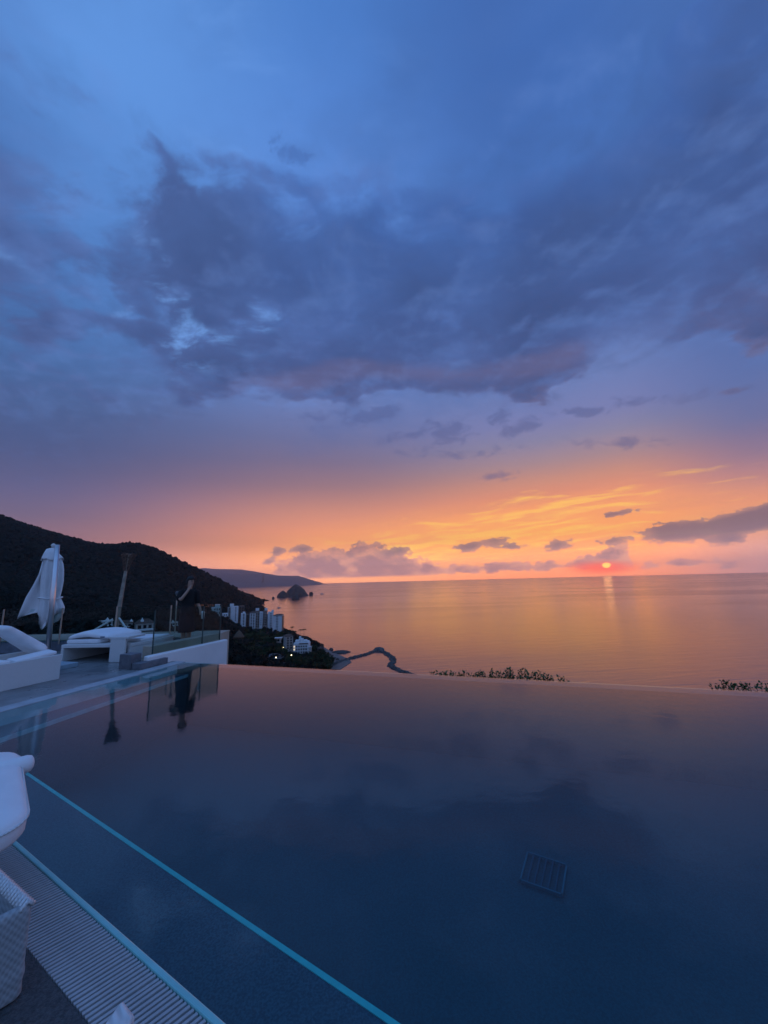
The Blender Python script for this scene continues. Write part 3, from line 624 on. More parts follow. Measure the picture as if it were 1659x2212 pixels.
# breakwater of boulders
bw = [(694, 1447), (715, 1438), (738, 1428), (762, 1421), (790, 1414), (806, 1408), (818, 1405), (832, 1410), (846, 1420), (850, 1428), (843, 1435), (846, 1440), (862, 1448), (876, 1453)]
pts = [G(u, v, SEA) for u, v in bw]; pts.append(pts[-1] + (pts[-1] - pts[-2]) * 1.5)
m_ = MB(); k = 0
for a, b in zip(pts[:-1], pts[1:]):
    L_ = (b - a).length; nn = int(L_ / .8); off = (b - a).normalized().cross(Vector((0, 0, 1)))
    m_.prism([(a + off * 3.4).xy, (b + off * 3.4).xy, (b - off * 3.4).xy, (a - off * 3.4).xy], SEA - 1, SEA + .5)
    for i in range(nn):
        p = a.lerp(b, i / nn); off = (b - a).normalized().cross(Vector((0, 0, 1)))
        for j in range(4):
            q = p + off * rng.normal(0, 1.7) ; k += 1
            m_.ico((q.x, q.y, SEA + rng.uniform(.1, 1.9) * max(.2, 1 - abs((q - p).length) / 5)), rng.uniform(.6, 1.4), 1, .8, (1.1, 1, .7), k)
tag(m_.build('breakwater', M_boulder), 'curved breakwater of dark boulders enclosing a calm sea basin', 'breakwater')
def rock(name, label, cat, u, v, w, h, d=None, seed=0, shape=None, group=None, m=None):
    b = G(u, v, SEA); dist = b.length if d is None else d; k = dist / PF; W_, H_ = w * k * .5, h * k
    prof = shape or ((1, 0), (.93, .25), (.7, .6), (.4, .88), (.12, 1.0)); n_ = 18; rr = random.Random(seed); R__ = []
    ph = [rr.uniform(.8, 1.2) for _ in range(n_)]
    t = None
    for rad, z in prof:
        R__.append([(b.x + W_ * (rad * math.cos(2 * PI * i / n_) * ph[i] * rr.uniform(.93, 1.07)) + (prof_sk * W_ * z), b.y + W_ * .8 * rad * math.sin(2 * PI * i / n_) * rr.uniform(.9, 1.1), SEA - 1 + (H_ + 1) * z * rr.uniform(.96, 1.04)) for i in range(n_)])
    o = MB().rings(R__).build(name, m or M_rock, loc=(b.x, b.y, SEA)); tag(o, label, cat, group); return o
g_r = 'dark rock islets off the headland'
prof_sk = -.22; rock('rock_islet', 'largest pointed dark rock islet standing in the sea off the headland', 'rock', 643.5, 1287, 43, 23, seed=3, shape=((1, 0), (.95, .15), (.72, .5), (.42, .8), (.16, .97), (.05, 1)), group=g_r)
prof_sk = .1; rock('rock_islet', 'rounded dark rock islet just left of the largest pointed one', 'rock', 610, 1289.5, 21, 12, seed=5, group=g_r)
prof_sk = 0; rock('rock_islet', 'squat dark rock right in front of the largest pointed islet', 'rock', 637.5, 1295, 15, 8, seed=8, shape=((1, 0), (.98, .4), (.8, .85), (.4, 1)), group=g_r)
rock('rock_islet', 'small blocky dark rock right of the largest pointed islet', 'rock', 672, 1286, 7.5, 7, seed=11, shape=((1, 0), (.98, .5), (.8, .9), (.4, 1)), group=g_r)
rock('rock_islet', 'tiny round dark rock at the tip of the wooded headland', 'rock', 590, 1293.5, 5.5, 4.5, seed=13, group=g_r)
for i, (u, v, w, h, lab) in enumerate(((676, 1391, 16, 4, 'flat dark rock ledge furthest out behind the hotel trees'), (688, 1402, 20, 5, 'dark rock spit between the hotel trees and the open sea'), (737, 1409, 34, 3.5, 'long dark rock reef beside the small beach'), (715, 1404, 8, 4, 'single dark boulder in the shallows above the reef'), (729, 1426, 7, 4, 'lone dark boulder on the wet sand by the breakwater'), (818, 1404.5, 22, 6, 'dark rock mound on the outer bend of the breakwater'))):
    rock('shore_rock', lab, 'rock', u, v, w, h, seed=20 + i, shape=((1, 0), (.95, .5), (.6, .9), (.2, 1)), m=M_boulder if i == 5 else None)
# boats
def boat(label, u, v, Lm):
    b = G(u, v, SEA); t = thing('small_boat', b, label, 'boat', 'small boats on the bay', aim(b.x, b.y) + .2)
    sec = []
    for x, hw, zb in ((-.5, .12, -.02), (-.42, .14, -.03), (0, .16, -.03), (.3, .12, -.02), (.5, .01, .04)):
        sec.append([(x * Lm, -hw * Lm, .11 * Lm), (x * Lm, -hw * .6 * Lm, zb * Lm), (x * Lm, hw * .6 * Lm, zb * Lm), (x * Lm, hw * Lm, .11 * Lm)])
    MB().rings(sec).build('hull', M_boat, t, world=False); MB().box((-.12 * Lm, 0, .17 * Lm), (.36 * Lm, .2 * Lm, .13 * Lm)).build('cabin', M_wallw, t, world=False, bevel=.1)
    MB().tube([(-.1 * Lm, 0, .2 * Lm), (-.1 * Lm, 0, .5 * Lm)], .012 * Lm, 6).build('mast', M_black, t, world=False)
boat('pale boat out at sea right of the rock islets', 696, 1283.5, 34)
boat('small dark boat on the bay between the towers and the islets', 603, 1313.5, 16)
# ------------------------------------------------------------------ trees one can tell apart
def make_tree(label, x, y, z, r, hgt, seed, share=None, group=None, m=None, name='leafy_tree'):
    KEEP.append((x, y, r * .6))
    t = thing(name, (x, y, z), label, 'tree', group)
    if share is None:
        v, f = leaf_cloud(150, seed, .30); v = v * np.array([r, r, r * .95]); v[:, 2] += hgt - v[:, 2].max()
        cm = MB(); cm.add(v.tolist(), f); cr_ = cm.build('crown', m or M_leaf2, t, world=False)
        tm = MB(); tm.tube([(0, 0, -2), (.2, 0, hgt * .35), (-.2, .2, hgt * .6)], [r * .09, r * .07, r * .05], 7)
        for q in range(4):
            a = q * 1.7 + seed; tm.tube([(0, 0, hgt * .4), (math.cos(a) * r * .5, math.sin(a) * r * .5, hgt * .72)], [r * .05, r * .02], 5)
        tr_ = tm.build('trunk', M_bark, t, world=False); return t, (cr_.data, tr_.data)
    for nm, d_ in zip(('crown', 'trunk'), share):
        o = bpy.data.objects.new(nm, d_); C.objects.link(o); o.parent = t
    t.rotation_euler.z = seed; return t, share
p = rd(566, 1368, 700); make_tree('broad black-green tree standing in front of the middle shore towers', p[0], p[1], H1(p[0], p[1]) - 1, 24, 27, 3)
protos = [make_tree('dark leafy tree on the shore between the white wall and the breakwater', *(lambda q: (q[0], q[1], max(H1(q[0], q[1]), SEA + .5)))(rd(u, v, d)), 8, 12, s_, group='dark trees on the shore below the pool')[1]
          for u, v, d, s_ in ((690, 1425, 520, 31), (668, 1428, 505, 42), (705, 1432, 500, 53))]
spots = [(650, 1430, 500), (630, 1432, 495), (678, 1414, 545), (700, 1412, 545), (694, 1402, 570), (712, 1424, 520), (660, 1436, 480), (640, 1440, 480), (685, 1440, 480), (706, 1444, 480), (612, 1408, 570), (606, 1395, 610), (622, 1418, 530), (594, 1402, 590), (575, 1400, 590), (555, 1398, 600),
         (535, 1402, 580), (515, 1405, 560), (540, 1388, 650), (565, 1388, 650), (590, 1385, 670), (610, 1383, 690), (545, 1375, 720), (525, 1378, 710), (505, 1395, 600), (560, 1412, 540), (538, 1418, 520), (515, 1425, 500), (500, 1415, 520), (676, 1397, 600), (618, 1371, 760), (610, 1376, 730)]
for i, (u, v, d) in enumerate(spots):
    q = rd(u, v, d); make_tree('dark leafy tree on the shore between the white wall and the breakwater', q[0], q[1], max(H1(q[0], q[1]), SEA + .5), 8, 12, i * 1.3, protos[i % 3], 'dark trees on the shore below the pool')
def palm(label, ut, vt, vb, d, seed, group='palms on the shore'):
    p = Vector(rd(ut, vb, d)); top = Vector(rd(ut, vt, d)); h = top.z - p.z; rr = random.Random(seed)
    t = thing('palm_tree', p, label, 'palm', group)
    MB().tube([(0, 0, -3), (.2, 0, h * .4), (.5, .1, h * .8), (.7, .1, h)], [.3, .25, .2, .2], 7).build('trunk', M_bark, t, world=False)
    for i in range(11):
        a = i * 2 * PI / 11 + rr.random() * .4; L_ = rr.uniform(3.4, 4.6); dr = rr.uniform(.3, 1.1); vs = []
        for j in range(6):
            s_ = j / 5; r_ = L_ * s_; zz = h + 1.2 * math.sin(s_ * 2.2) - dr * 3.2 * s_ * s_; ww_ = .75 * math.sin(PI * min(1, .12 + s_ * .86)) + .05
            ca, sa = math.cos(a), math.sin(a)
            vs += [(.7 + ca * r_ - sa * ww_, .1 + sa * r_ + ca * ww_, zz - .35), (.7 + ca * r_, .1 + sa * r_, zz), (.7 + ca * r_ + sa * ww_, .1 + sa * r_ - ca * ww_, zz - .35)]
        fs = [(j * 3 + q, j * 3 + q + 1, j * 3 + q + 4, j * 3 + q + 3) for j in range(5) for q in (0, 1)]
        MB().add(vs, fs).build('frond', M_leaf2, t, world=False)
palm('left one of the two tall palms standing alone against the sea', 648, 1360.5, 1373, 690, 1)
palm('right one of the two tall palms standing alone against the sea', 656, 1359.5, 1377, 670, 2)
palm('palm with round drooping head right beside the seaward tower', 630, 1354.5, 1368, 740, 3)
palm('short palm between the seaward tower and the round headed palm', 624, 1361, 1370, 730, 4)
palm('low bushy palm at the foot of the seaward tower', 618, 1362, 1370, 735, 5)
palm('leaning palm just above the hotel roof', 636, 1364, 1374, 700, 6)
# ------------------------------------------------------------------ forest
def free(x, y):
    for a, b, r in KEEP:
        if (x - a) ** 2 + (y - b) ** 2 < r * r: return False
    return True
def sample(n, d0, d1, a0, a1, uni):
    q = rng.random(n); d = (d0 ** uni + q * (d1 ** uni - d0 ** uni)) ** (1 / uni); a = np.radians(rng.uniform(a0, a1, n)); xy = np.stack([d * np.sin(a), d * np.cos(a)], -1); z = np.clip(height(xy), SEA - 2, CT[:, 2].max() + 20); ok = z > SEA + 1.5
    return np.concatenate([xy, z[:, None]], -1)[ok]
blobs_ = [blob_crown(i) for i in range(8)]
pf = sample(30000, 620, 2400, -60, -13, 1.6)
pf = np.array([p for p in pf if free(p[0], p[1])]); pf[:, 2] -= 2.5
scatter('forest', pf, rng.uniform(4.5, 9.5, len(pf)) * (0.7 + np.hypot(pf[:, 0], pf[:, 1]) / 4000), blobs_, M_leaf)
cl = [leaf_cloud(46, 100 + i, .42) for i in range(6)]
pn = sample(5200, 90, 760, -58, -6, 1.5); pn = np.array([p for p in pn if free(p[0], p[1])]); pn[:, 2] -= 1.5
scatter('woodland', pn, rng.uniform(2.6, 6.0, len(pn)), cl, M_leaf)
# ------------------------------------------------------------------ pool
def line_x(p, q, r, s_):
    d1, d2 = Vector(q) - Vector(p), Vector(s_) - Vector(r); t = ((Vector(r) - Vector(p)).cross(d2)) / d1.cross(d2) if False else ((r[0] - p[0]) * d2[1] - (r[1] - p[1]) * d2[0]) / (d1[0] * d2[1] - d1[1] * d2[0])
    return (p[0] + d1[0] * t, p[1] + d1[1] * t)
bC = 6.36; aB0, aB1 = -6.14, -6.30                      # infinity edge, left pool edge (near / far)
Bn, Bf = (aB0, 2.0), (aB1, bC)
A0, A1 = (-3.04, 1.80), (-1.08, 1.35)                   # near pool edge
Aat = lambda a: A0[1] + (a - A0[0]) * (A1[1] - A0[1]) / (A1[0] - A0[0])
An = line_x(A0, A1, Bn, Bf)
Ar = (11.0, Aat(11.0)); Cr_ = (11.0, bC)
poly = [P(*An), P(*Ar), P(*Cr_), P(*Bf)]
m_ = MB(); m_.add(poly, [(0, 1, 2, 3)]); struct(m_.build('pool_water', M_water))
DEPTH = -1.05
def off(poly, d):                                       # shrink a convex polygon
    out = []; n_ = len(poly)
    for i in range(n_):
        a, b, c = Vector(poly[i - 1]), Vector(poly[i]), Vector(poly[(i + 1) % n_])
        n1 = Vector((-(b - a).y, (b - a).x)).normalized(); n2 = Vector((-(c - b).y, (c - b).x)).normalized()
        out.append(line_x(a + n1 * d, b + n1 * d, b + n2 * d, c + n2 * d))
    return out
pa = [An, Ar, Cr_, Bf]
# bench along the near and the left side, its edge marked with a teal tile strip
Zt = -0.16
Tn = [AB(G(u, v, Zt)) for u, v in ((55, 1672), (840, 2212))]; Tl = [AB(G(u, v, Zt)) for u, v in ((0, 1594.7), (327, 1483))]
Tc = line_x(Tn[0], Tn[1], Tl[0], Tl[1]); tA = (Tn[1][1] - Tn[0][1]) / (Tn[1][0] - Tn[0][0]); Tr = (11.0, Tc[1] + (11.0 - Tc[0]) * tA); Tf = line_x(Tl[0], Tl[1], (0, bC), (1, bC))
bench = MB()
def q4(a, b, c, d, z0, z1):
    return [P(*a), P(*b), P(*c), P(*d)], z0, z1
bench.prism([p.xy for p in (P(*An), P(*Ar), P(*Tr), P(*Tc))], DEPTH - .3, Zt - .004); bench.prism([p.xy for p in (P(*An), P(*Tc), P(*Tf), P(*Bf))], DEPTH - .3, Zt - .004)
struct(bench.build('pool_bench', M_ledge))
def strip(a, b, w_, z, side):
    a, b = Vector(a), Vector(b); n_ = Vector((-(b - a).y, (b - a).x)).normalized() * w_ * side
    return [P(*a, z), P(*b, z), P(*(b + n_), z), P(*(a + n_), z)]
m_ = MB(); m_.prism([p.xy for p in strip(Tc, Tr, .024, 0, 1)], Zt - .05, Zt); struct(m_.build('bench_edge_strip', M_teal))
struct(MB().prism([p.xy for p in strip(Tc, Tf, .011, 0, -1)], Zt - .05, Zt + .001).build('bench_edge_strip', M_coping))
m_ = MB(); m_.add([P(*p, DEPTH) for p in (An, Ar, Cr_, Bf)], [(0, 1, 2, 3)]); struct(m_.build('pool_floor', M_tile))
m_ = MB(); m_.prism([p.xy for p in (P(Bf[0] + .03, bC - .22), P(11, bC - .22), P(11, bC - .005), P(Bf[0] + .03, bC - .005))], -5.5, -.012); struct(m_.build('infinity_edge_wall', M_tile))
# floor drain
dz_ = DEPTH + .02; dc = [G(u, v, dz_) for u, v in ((1140, 1842), (1224, 1870), (1214, 1934), (1124, 1902))]
cen = sum(dc, Vector()) / 4; t = thing('floor_drain', cen, 'faint square drain grille lying on the deep pool floor', 'drain')
M_drain = mat('drain_frame', (0.016, 0.10, 0.13), 0.5)
for i in range(4):
    a, b = dc[i], dc[(i + 1) % 4]; d = b - a; MB().box((a + b) / 2, (d.length + .012, .013, .02), math.atan2(d.y, d.x)).build('frame_bar', M_drain, t)
M_drainb = mat('drain_bar', (0.006, 0.045, 0.07), 0.5)
for i in range(1, 6):
    a, b = dc[0].lerp(dc[1], i / 6), dc[3].lerp(dc[2], i / 6); d = b - a; MB().box((a + b) / 2, (d.length - .014, .012, .012), math.atan2(d.y, d.x)).build('bar', M_drainb, t)
# copings
def band(name, a, b, w_, side, z0, z1, m, bevel=0.006):
    return struct(MB().prism([p.xy for p in strip(a, b, w_, 0, side)] if side > 0 else [p.xy for p in strip(a, b, w_, 0, side)][::-1], z0, z1).build(name, m, bevel=bevel))
Bn2 = An; band('left_coping', Bn2, Bf, .235, 1, -.3, .012, M_coping)
band('near_coping', An, Ar, .024, -1, -.3, .012, M_near_cop)
# overflow grate along the near edge, every bar one piece
ga, gb = Vector(A0), Vector(A1); gd = (gb - ga).normalized()
s1 = AB(G(214.8, 2211, 0)); s2 = AB(G(320.6, 2137, 0)); bd = (Vector(s1) - Vector(s2)).normalized()      # bar direction, towards the deck
nrm = Vector((gd.y, -gd.x)); cut = .208 / abs(bd.dot(nrm))
t = thing('overflow_grate', P(*ga, 0), 'grey plastic overflow grate of parallel bars between pool edge and dark floor', 'grate')
bar = None
g0 = ga + nrm * .027
M_grate.node_tree.nodes['Principled BSDF'].inputs['Specular IOR Level'].default_value = .3
for i in range(-36, 150):
    o_ = g0 + gd * (i * .02246)
    c = o_ + bd * cut / 2; d = P(*bd) - P(0, 0)
    if bar is None:
        bar = MB().box((0, 0, 0), (cut, .0118, .026)).build('grate_bar', M_grate, bevel=.003).data; bpy.data.objects.remove(bpy.data.objects['grate_bar'])
    ob = bpy.data.objects.new('grate_bar', bar); C.objects.link(ob); ob.parent = t
    ob.location = P(*c, -.006 + rng.normal(0, .0006)) - P(*ga, 0); ob.rotation_euler.z = math.atan2(d.y, d.x) + rng.normal(0, .004)
gL = [ga - gd * 1.2 + nrm * .027, ga + gd * 9 + nrm * .027]
struct(MB().prism([P(*p).xy for p in (gL[0], gL[0] + nrm * .213, gL[1] + nrm * .213, gL[1])], -.22, -.05).build('gutter_channel', M_gutter))
e0 = ga - gd * 12 + nrm * .240; e1 = ga + gd * 12 + nrm * .240
struct(MB().prism([P(*p).xy for p in (e0, e0 + nrm * 8, e1 + nrm * 8, e1)], -.3, .006).build('near_deck', M_neardeck))
# far terrace: joint bed and single paving slabs
x0 = An[0] - .25
bk = lambda X: 9.83 - .035 * (X + 9.35)                 # back kerb line in world x -> y
bed = [P(aB0 - .24, An[1] - .2), P(aB1 - .24, bC), Vector((-4.56, 8.2, 0)), Vector((-4.25, 9.2, 0)), Vector((-4.25, 9.78, 0)), Vector((-14.5, 10.0, 0)), Vector((-14.5, 2.0, 0)), P(-9, 0.5)]
dk = MB().prism([p.xy for p in bed], -5.5, -.012).build('terrace', M_joint); struct(dk)
def inside(poly, p):
    c_ = False; n_ = len(poly)
    for i in range(n_):
        a, b = poly[i], poly[(i + 1) % n_]
        if (a.y > p.y) != (b.y > p.y) and p.x < (b.x - a.x) * (p.y - a.y) / (b.y - a.y) + a.x: c_ = not c_
    return c_
def clip(poly, p0, n0):                                  # keep the side where (p - p0).n0 <= 0
    out = []
    for i in range(len(poly)):
        a, b = poly[i], poly[(i + 1) % len(poly)]; da, db = (a - p0).dot(n0), (b - p0).dot(n0)
        if da <= 0: out.append(a)
        if (da < 0 < db) or (db < 0 < da): out.append(a.lerp(b, da / (da - db)))
    return out
slab_n = 0
bedv = [p.xy for p in bed]
eB0, eB1 = P(aB0 - .243, An[1] - .2).xy, P(aB1 - .243, bC).xy
dirB = (eB1 - eB0).normalized(); dirN = Vector((-dirB.y, dirB.x))     # points away from the pool
for i in range(8):
    for j in range(-1, 9):
        a0, a1, b0, b1 = i * .62 + .004, i * .62 + .616, j * 1.02 + .004, j * 1.02 + 1.016
        pl = [eB0 + dirN * a0 + dirB * b0, eB0 + dirN * a0 + dirB * b1, eB0 + dirN * a1 + dirB * b1, eB0 + dirN * a1 + dirB * b0]
        pl = clip(pl, Vector((-5, bk(-5) - .02)), Vector((.035, 1)).normalized())
        pl = clip(pl, Vector((-4.75, 7.8)), Vector((.948, -.318)))if j > 3 else pl
        if len(pl) < 3 or pl[0].x < -13: continue
        o_ = MB().prism(pl[::-1] if (pl[1] - pl[0]).cross(pl[2] - pl[1]) < 0 else pl, -.02, .004 + rng.uniform(-.002, .002)).build('paving_slab', M_deck, dk, world=True); slab_n += 1
# kerbs and parapets
Xl = -14.5
kb = [Vector((Xl, bk(Xl) - .02)), Vector((-4.30, bk(-4.3) - .02)), Vector((-4.30, bk(-4.3) + .25)), Vector((Xl, bk(Xl) + .25))]
struct(MB().prism(kb, -.3, .235).build('back_kerb', M_curb, bevel=.008))
kb = [Vector((Xl, bk(Xl) + .03)), Vector((-4.30, bk(-4.3) + .03)), Vector((-4.30, bk(-4.3) + 1.25)), Vector((Xl, bk(Xl) + 1.25))]
struct(MB().prism(kb, .237, .262).build('back_ledge', M_beige, bevel=.006))
struct(MB().prism([Vector((Xl, bk(Xl) + .26)), Vector((-4.30, bk(-4.3) + .26)), Vector((-4.30, bk(-4.3) + 1.2)), Vector((Xl, bk(Xl) + 1.2))], -6, .236).build('retaining_wall', M_beige))
cn, nr_ = Vector((-4.03, 9.60)), Vector((-4.61, 7.87))       # glass line: corner and near end
gd2 = (nr_ - cn).normalized(); gn = Vector((-gd2.y, gd2.x)); gn = gn if gn.x > 0 else -gn
sb = [cn - gn * .02 - gd2 * .1, nr_ - gn * .02, nr_ - gn * .26, cn - gn * .26 - gd2 * .1]
struct(MB().prism(sb, -.3, .335).build('side_kerb', M_beige, bevel=.008))
wl = [cn + gn * .03 - gd2 * .10, nr_ + gn * .03 + gd2 * .22, nr_ + gn * .17 + gd2 * .22, cn + gn * .17 - gd2 * .10]
wallo = MB().prism(wl, -7.0, .195).build('white_wall', M_white, bevel=.03, bseg=3)
tag(wallo, 'low white rendered wall running away below the corner glass panes', 'wall')
# stone blocks at the wall's near end
b0 = nr_ + gd2 * .25
t = thing('stone_block', (b0.x, b0.y, 0), 'grey stone end block at the near end of the white wall by the pool', 'stone block')
MB().prism([b0 - gn * .26, b0 + gd2 * .22 - gn * .26, b0 + gd2 * .22 + gn * .03, b0 + gn * .03], 0, .265).build('upright_block', M_stone, t, bevel=.01)
pr = [b0 + gn * .035 - gd2 * .40, b0 + gn * .035 + gd2 * .20, b0 + gn * .25 + gd2 * .20, b0 + gn * .25 - gd2 * .40]
MB().prism(pr[::-1], 0, .115).build('low_block', M_stone, t, bevel=.01)
# ------------------------------------------------------------------ glass balustrade
t = thing('glass_balustrade', (cn.x, cn.y, 0), 'frameless glass balustrade with slim posts round the far terrace corner', 'balustrade')
def panel(a, b, z0, z1):
    d = b - a; MB().box(((a + b).x / 2, (a + b).y / 2, (z0 + z1) / 2), (d.length - .012, .014, z1 - z0), math.atan2(d.y, d.x)).build('glass_pane', M_glass, t)
gy = .02
bx = [-4.03, -5.26, -6.62, -8.0, -9.5, -11.2, -13]
bp = [Vector((x, bk(x) - .03)) for x in bx]; bp[0] = cn
for a, b in zip(bp[:-1], bp[1:]): panel(a, b, .225, 1.02)
mid = cn.lerp(nr_, .30); panel(cn, mid, .20, 1.01); panel(mid, nr_, .20, 1.03)
M_post = mat('pale_post', (0.42, 0.36, 0.30), 0.4, metal=.3)
for q in bp[1:-1]: MB().box((q.x, q.y - .022, .60), (.022, .03, .86)).build('post', M_post, t, bevel=.003)
for q, h_ in ((mid, 1.02), (cn, 1.02), (nr_, 1.03)): MB().box((q.x, q.y, (h_ + .19) / 2), (.014, .022, h_ - .19), math.atan2(gd2.y, gd2.x)).build('pane_edge', M_glassedge, t)
for q in (bp[4],): MB().box((q.x, q.y - .05, .30), (.03, .03, .2)).build('clamp', M_black, t)
# ------------------------------------------------------------------ garden lamp beyond the glass
p = at(383, 1280, 10.6); t = thing('garden_lamp', (p.x, p.y, .262), 'thin short garden lamp with round head rising behind the glass beside the person', 'lamp')
MB().tube([(0, 0, 0), (0, 0, p.z - .262 - .03)], .017, 8).build('post', M_post, t, world=False)
MB().rings([[(r * math.cos(i * PI / 6), r * math.sin(i * PI / 6), p.z - .262 + z) for i in range(12)] for r, z in ((.02, -.06), (.042, -.05), (.048, 0), (.03, .03), (.004, .04))]).build('lamp_head', M_stone, t, world=False, smooth=True)
# ------------------------------------------------------------------ bamboo torch on a tripod
bt, tp = at(249, 1362, 10.5), at(272, 1231, 10.7); d = (tp - bt); bt = bt - d.normalized() * ((bt.z - .262) / d.normalized().z)
t = thing('bamboo_torch', bt, 'leaning bamboo torch with a dark woven flared head on white tripod legs', 'torch')
L_ = (tp - bt).length; ax = (tp - bt).normalized(); pts = []; rad = []
nk = 7
for i in range(nk * 4 + 1):
    s_ = i / (nk * 4); pts.append(bt + ax * L_ * s_); rad.append((.060 - .020 * s_))
MB().tube(pts, rad, 14).build('bamboo_pole', M_bamboo, t, smooth=True)
for i in range(1, nk + 1):
    s_ = i / nk; q_ = bt + ax * L_ * s_; MB().tube([q_ - ax * .022, q_ - ax * .006, q_ + ax * .006, q_ + ax * .022], [(.060 - .020 * s_) * k_ for k_ in (1.0, 1.10, 1.10, 1.0)], 14).build('node_ring', M_bamboo, t, smooth=True)
hd = MB(); q = ax.to_track_quat('Z', 'Y').to_matrix(); R__ = []
def hr_(s_): return .046 + .135 * s_ ** 1.3
for i in range(13):
    s_ = i / 12; R__.append([tp + q @ Vector((hr_(s_) * .93 * (1 + .07 * math.sin(5 * a_ + i * 2.1)) * math.cos(a_), hr_(s_) * .93 * (1 + .07 * math.sin(5 * a_ + i * 2.1)) * math.sin(a_), s_ * .42 + .02 * math.sin(7 * a_) * s_)) for a_ in [2 * PI * k / 22 for k in range(22)]])
hd.rings(R__); hd.build('woven_head', mat('woven_rattan', (.27, .17, .125), .85, .6, 22, .7, 50), t)
rq = random.Random(4)
for s_ in (.02, .30, .55, .80): MB().tube([tp + q @ Vector(((hr_(s_) + .006) * math.cos(a_), (hr_(s_) + .006) * math.sin(a_), s_ * .42 + .012 * math.sin(2 * a_ + s_ * 9))) for a_ in [2 * PI * k / 18 for k in range(19)]], .008, 6, caps=False).build('hoop', M_basket if s_ > .1 else M_bamboo, t)
for i in range(20):
    a_ = 2 * PI * i / 20 + rq.uniform(-.1, .1); e_ = rq.uniform(.38, .48); r1 = hr_(e_ / .42) * rq.uniform(.92, 1.05)
    MB().tube([tp + q @ Vector((.05 * math.cos(a_), .05 * math.sin(a_), -.03)), tp + q @ Vector((hr_(.5) * 1.04 * math.cos(a_), hr_(.5) * 1.04 * math.sin(a_), .21)), tp + q @ Vector((r1 * math.cos(a_), r1 * math.sin(a_), e_))], rq.uniform(.007, .013), 5).build('cane', M_bamboo if i == 7 else M_basket, t)
def leg_to(u0, v0, u1, v1, y):
    a, b = at(u0, v0, y - .02), at(u1, v1, y - .35); s_ = (a.z - .265) / max(a.z - b.z, .01); b = a + (b - a) * s_
    if b.y < 10.15: b.y = 10.15
    return MB().tube([a, b], .022, 8).build('tripod_leg', M_rod, t)
leg_to(244, 1337, 192, 1365, 10.5); leg_to(257.5, 1335, 267, 1360, 10.5)
# ------------------------------------------------------------------ closed parasol
pb, pt = at(104, 1402, 9.6), at(124, 1177, 9.6)
t = thing('closed_parasol', (pb.x, pb.y, .004), 'closed white parasol hanging from a leaning steel mast at the back of the terrace', 'parasol')
MB().tube([Vector((pb.x, pb.y, 0)), pt], .052, 20).build('mast', M_steel, t, smooth=True)
MB().rings([[(pb.x + r * math.cos(i * PI / 10), pb.y + r * math.sin(i * PI / 10), z) for i in range(20)] for r, z in ((.16, .004), (.16, .02), (.07, .03), (.06, .08))]).build('mast_foot', M_steel, t, smooth=True)
cy_ = 9.78
def canopy(rows, lobes, amp, sd, n_=72, ybulge=.62):
    R__ = []
    for k, (v, ul, ur) in enumerate(rows):
        l, r = at(ul, v, cy_), at(ur, v, cy_); c = (l + r) / 2; w_ = (r - l).length / 2; ring = []
        for i in range(n_):
            a_ = 2 * PI * i / n_; f_ = (1 + amp[k] * (math.sin(lobes * a_ + sd + k * .12) * .7 + math.sin((lobes * 2 + 1) * a_ + sd * 2 + k * .05) * .4)) / (1 + .75 * amp[k])
            dz = amp[k] * .22 * math.sin(3 * a_ + sd + 1.2) + amp[k] * .12 * math.sin(lobes * a_ + 2)
            ring.append((c.x + w_ * f_ * math.cos(a_), cy_ + w_ * ybulge * f_ * math.sin(a_), c.z + (dz if k > len(rows) - 3 else 0)))
        R__.append(ring)
    return R__
rows = [(1184, 108, 117), (1186, 101, 120), (1196, 95, 127), (1206, 91, 134), (1209, 90, 136.5)]
cap = MB().rings(canopy(rows, 8, [.02, .04, .06, .09, .10], .4), caps=True).build('canopy_cap', M_cush, t, smooth=True)
rows = [(1205, 98, 131), (1218, 95, 136), (1232, 93, 137), (1255, 91, 136), (1275, 90, 132), (1290, 90, 128), (1300, 88, 132), (1312, 86, 136), (1325, 84, 134), (1337, 84, 124), (1346, 84, 104)]
can = MB().rings(canopy(rows, 7, [.08, .14, .20, .25, .27, .24, .30, .36, .42, .46, .50], 1.1), caps=True).build('canopy', M_cush, t, smooth=True)
# loose triangular flap blown to the left
fl = [(1212, 92, 99), (1240, 84, 97), (1265, 71, 96), (1290, 56, 98), (1310, 47, 97), (1322, 42, 90), (1331, 39, 72), (1337, 37.5, 48)]
vs = []; nn = 9
for k, (v, ul, ur) in enumerate(fl):
    for j in range(nn):
        s_ = j / (nn - 1); p = at(ul + (ur - ul) * s_, v - 6 * s_ * (k > 5), cy_ - .10 - .05 * math.sin(s_ * PI * 2.2 + k * .3) + .12 * s_); vs.append(p)
MB().add(vs, [(k * nn + j, k * nn + j + 1, (k + 1) * nn + j + 1, (k + 1) * nn + j) for k in range(len(fl) - 1) for j in range(nn - 1)]).build('canopy_flap', M_cush, t, smooth=True, solid=.006)
p = at(115, 1181, cy_); MB().rings([[(p.x + r * math.cos(i * PI / 6), p.y + r * math.sin(i * PI / 6), p.z + z) for i in range(12)] for r, z in ((.03, -.06), (.035, 0), (.05, .02), (.05, .05), (.02, .08), (.004, .085))]).build('finial', M_rod, t, smooth=True)
l = at(86, 1292, cy_); r = at(131, 1292, cy_); c = (l + r) / 2; w_ = (r - l).length / 2 * 1.02
MB().tube([(c.x + w_ * math.cos(a_), cy_ + w_ * .64 * math.sin(a_), c.z + .02 * math.sin(2 * a_)) for a_ in [2 * PI * k / 28 for k in range(29)]], .016, 6, caps=False).build('tie_strap', M_cush, t, smooth=True)
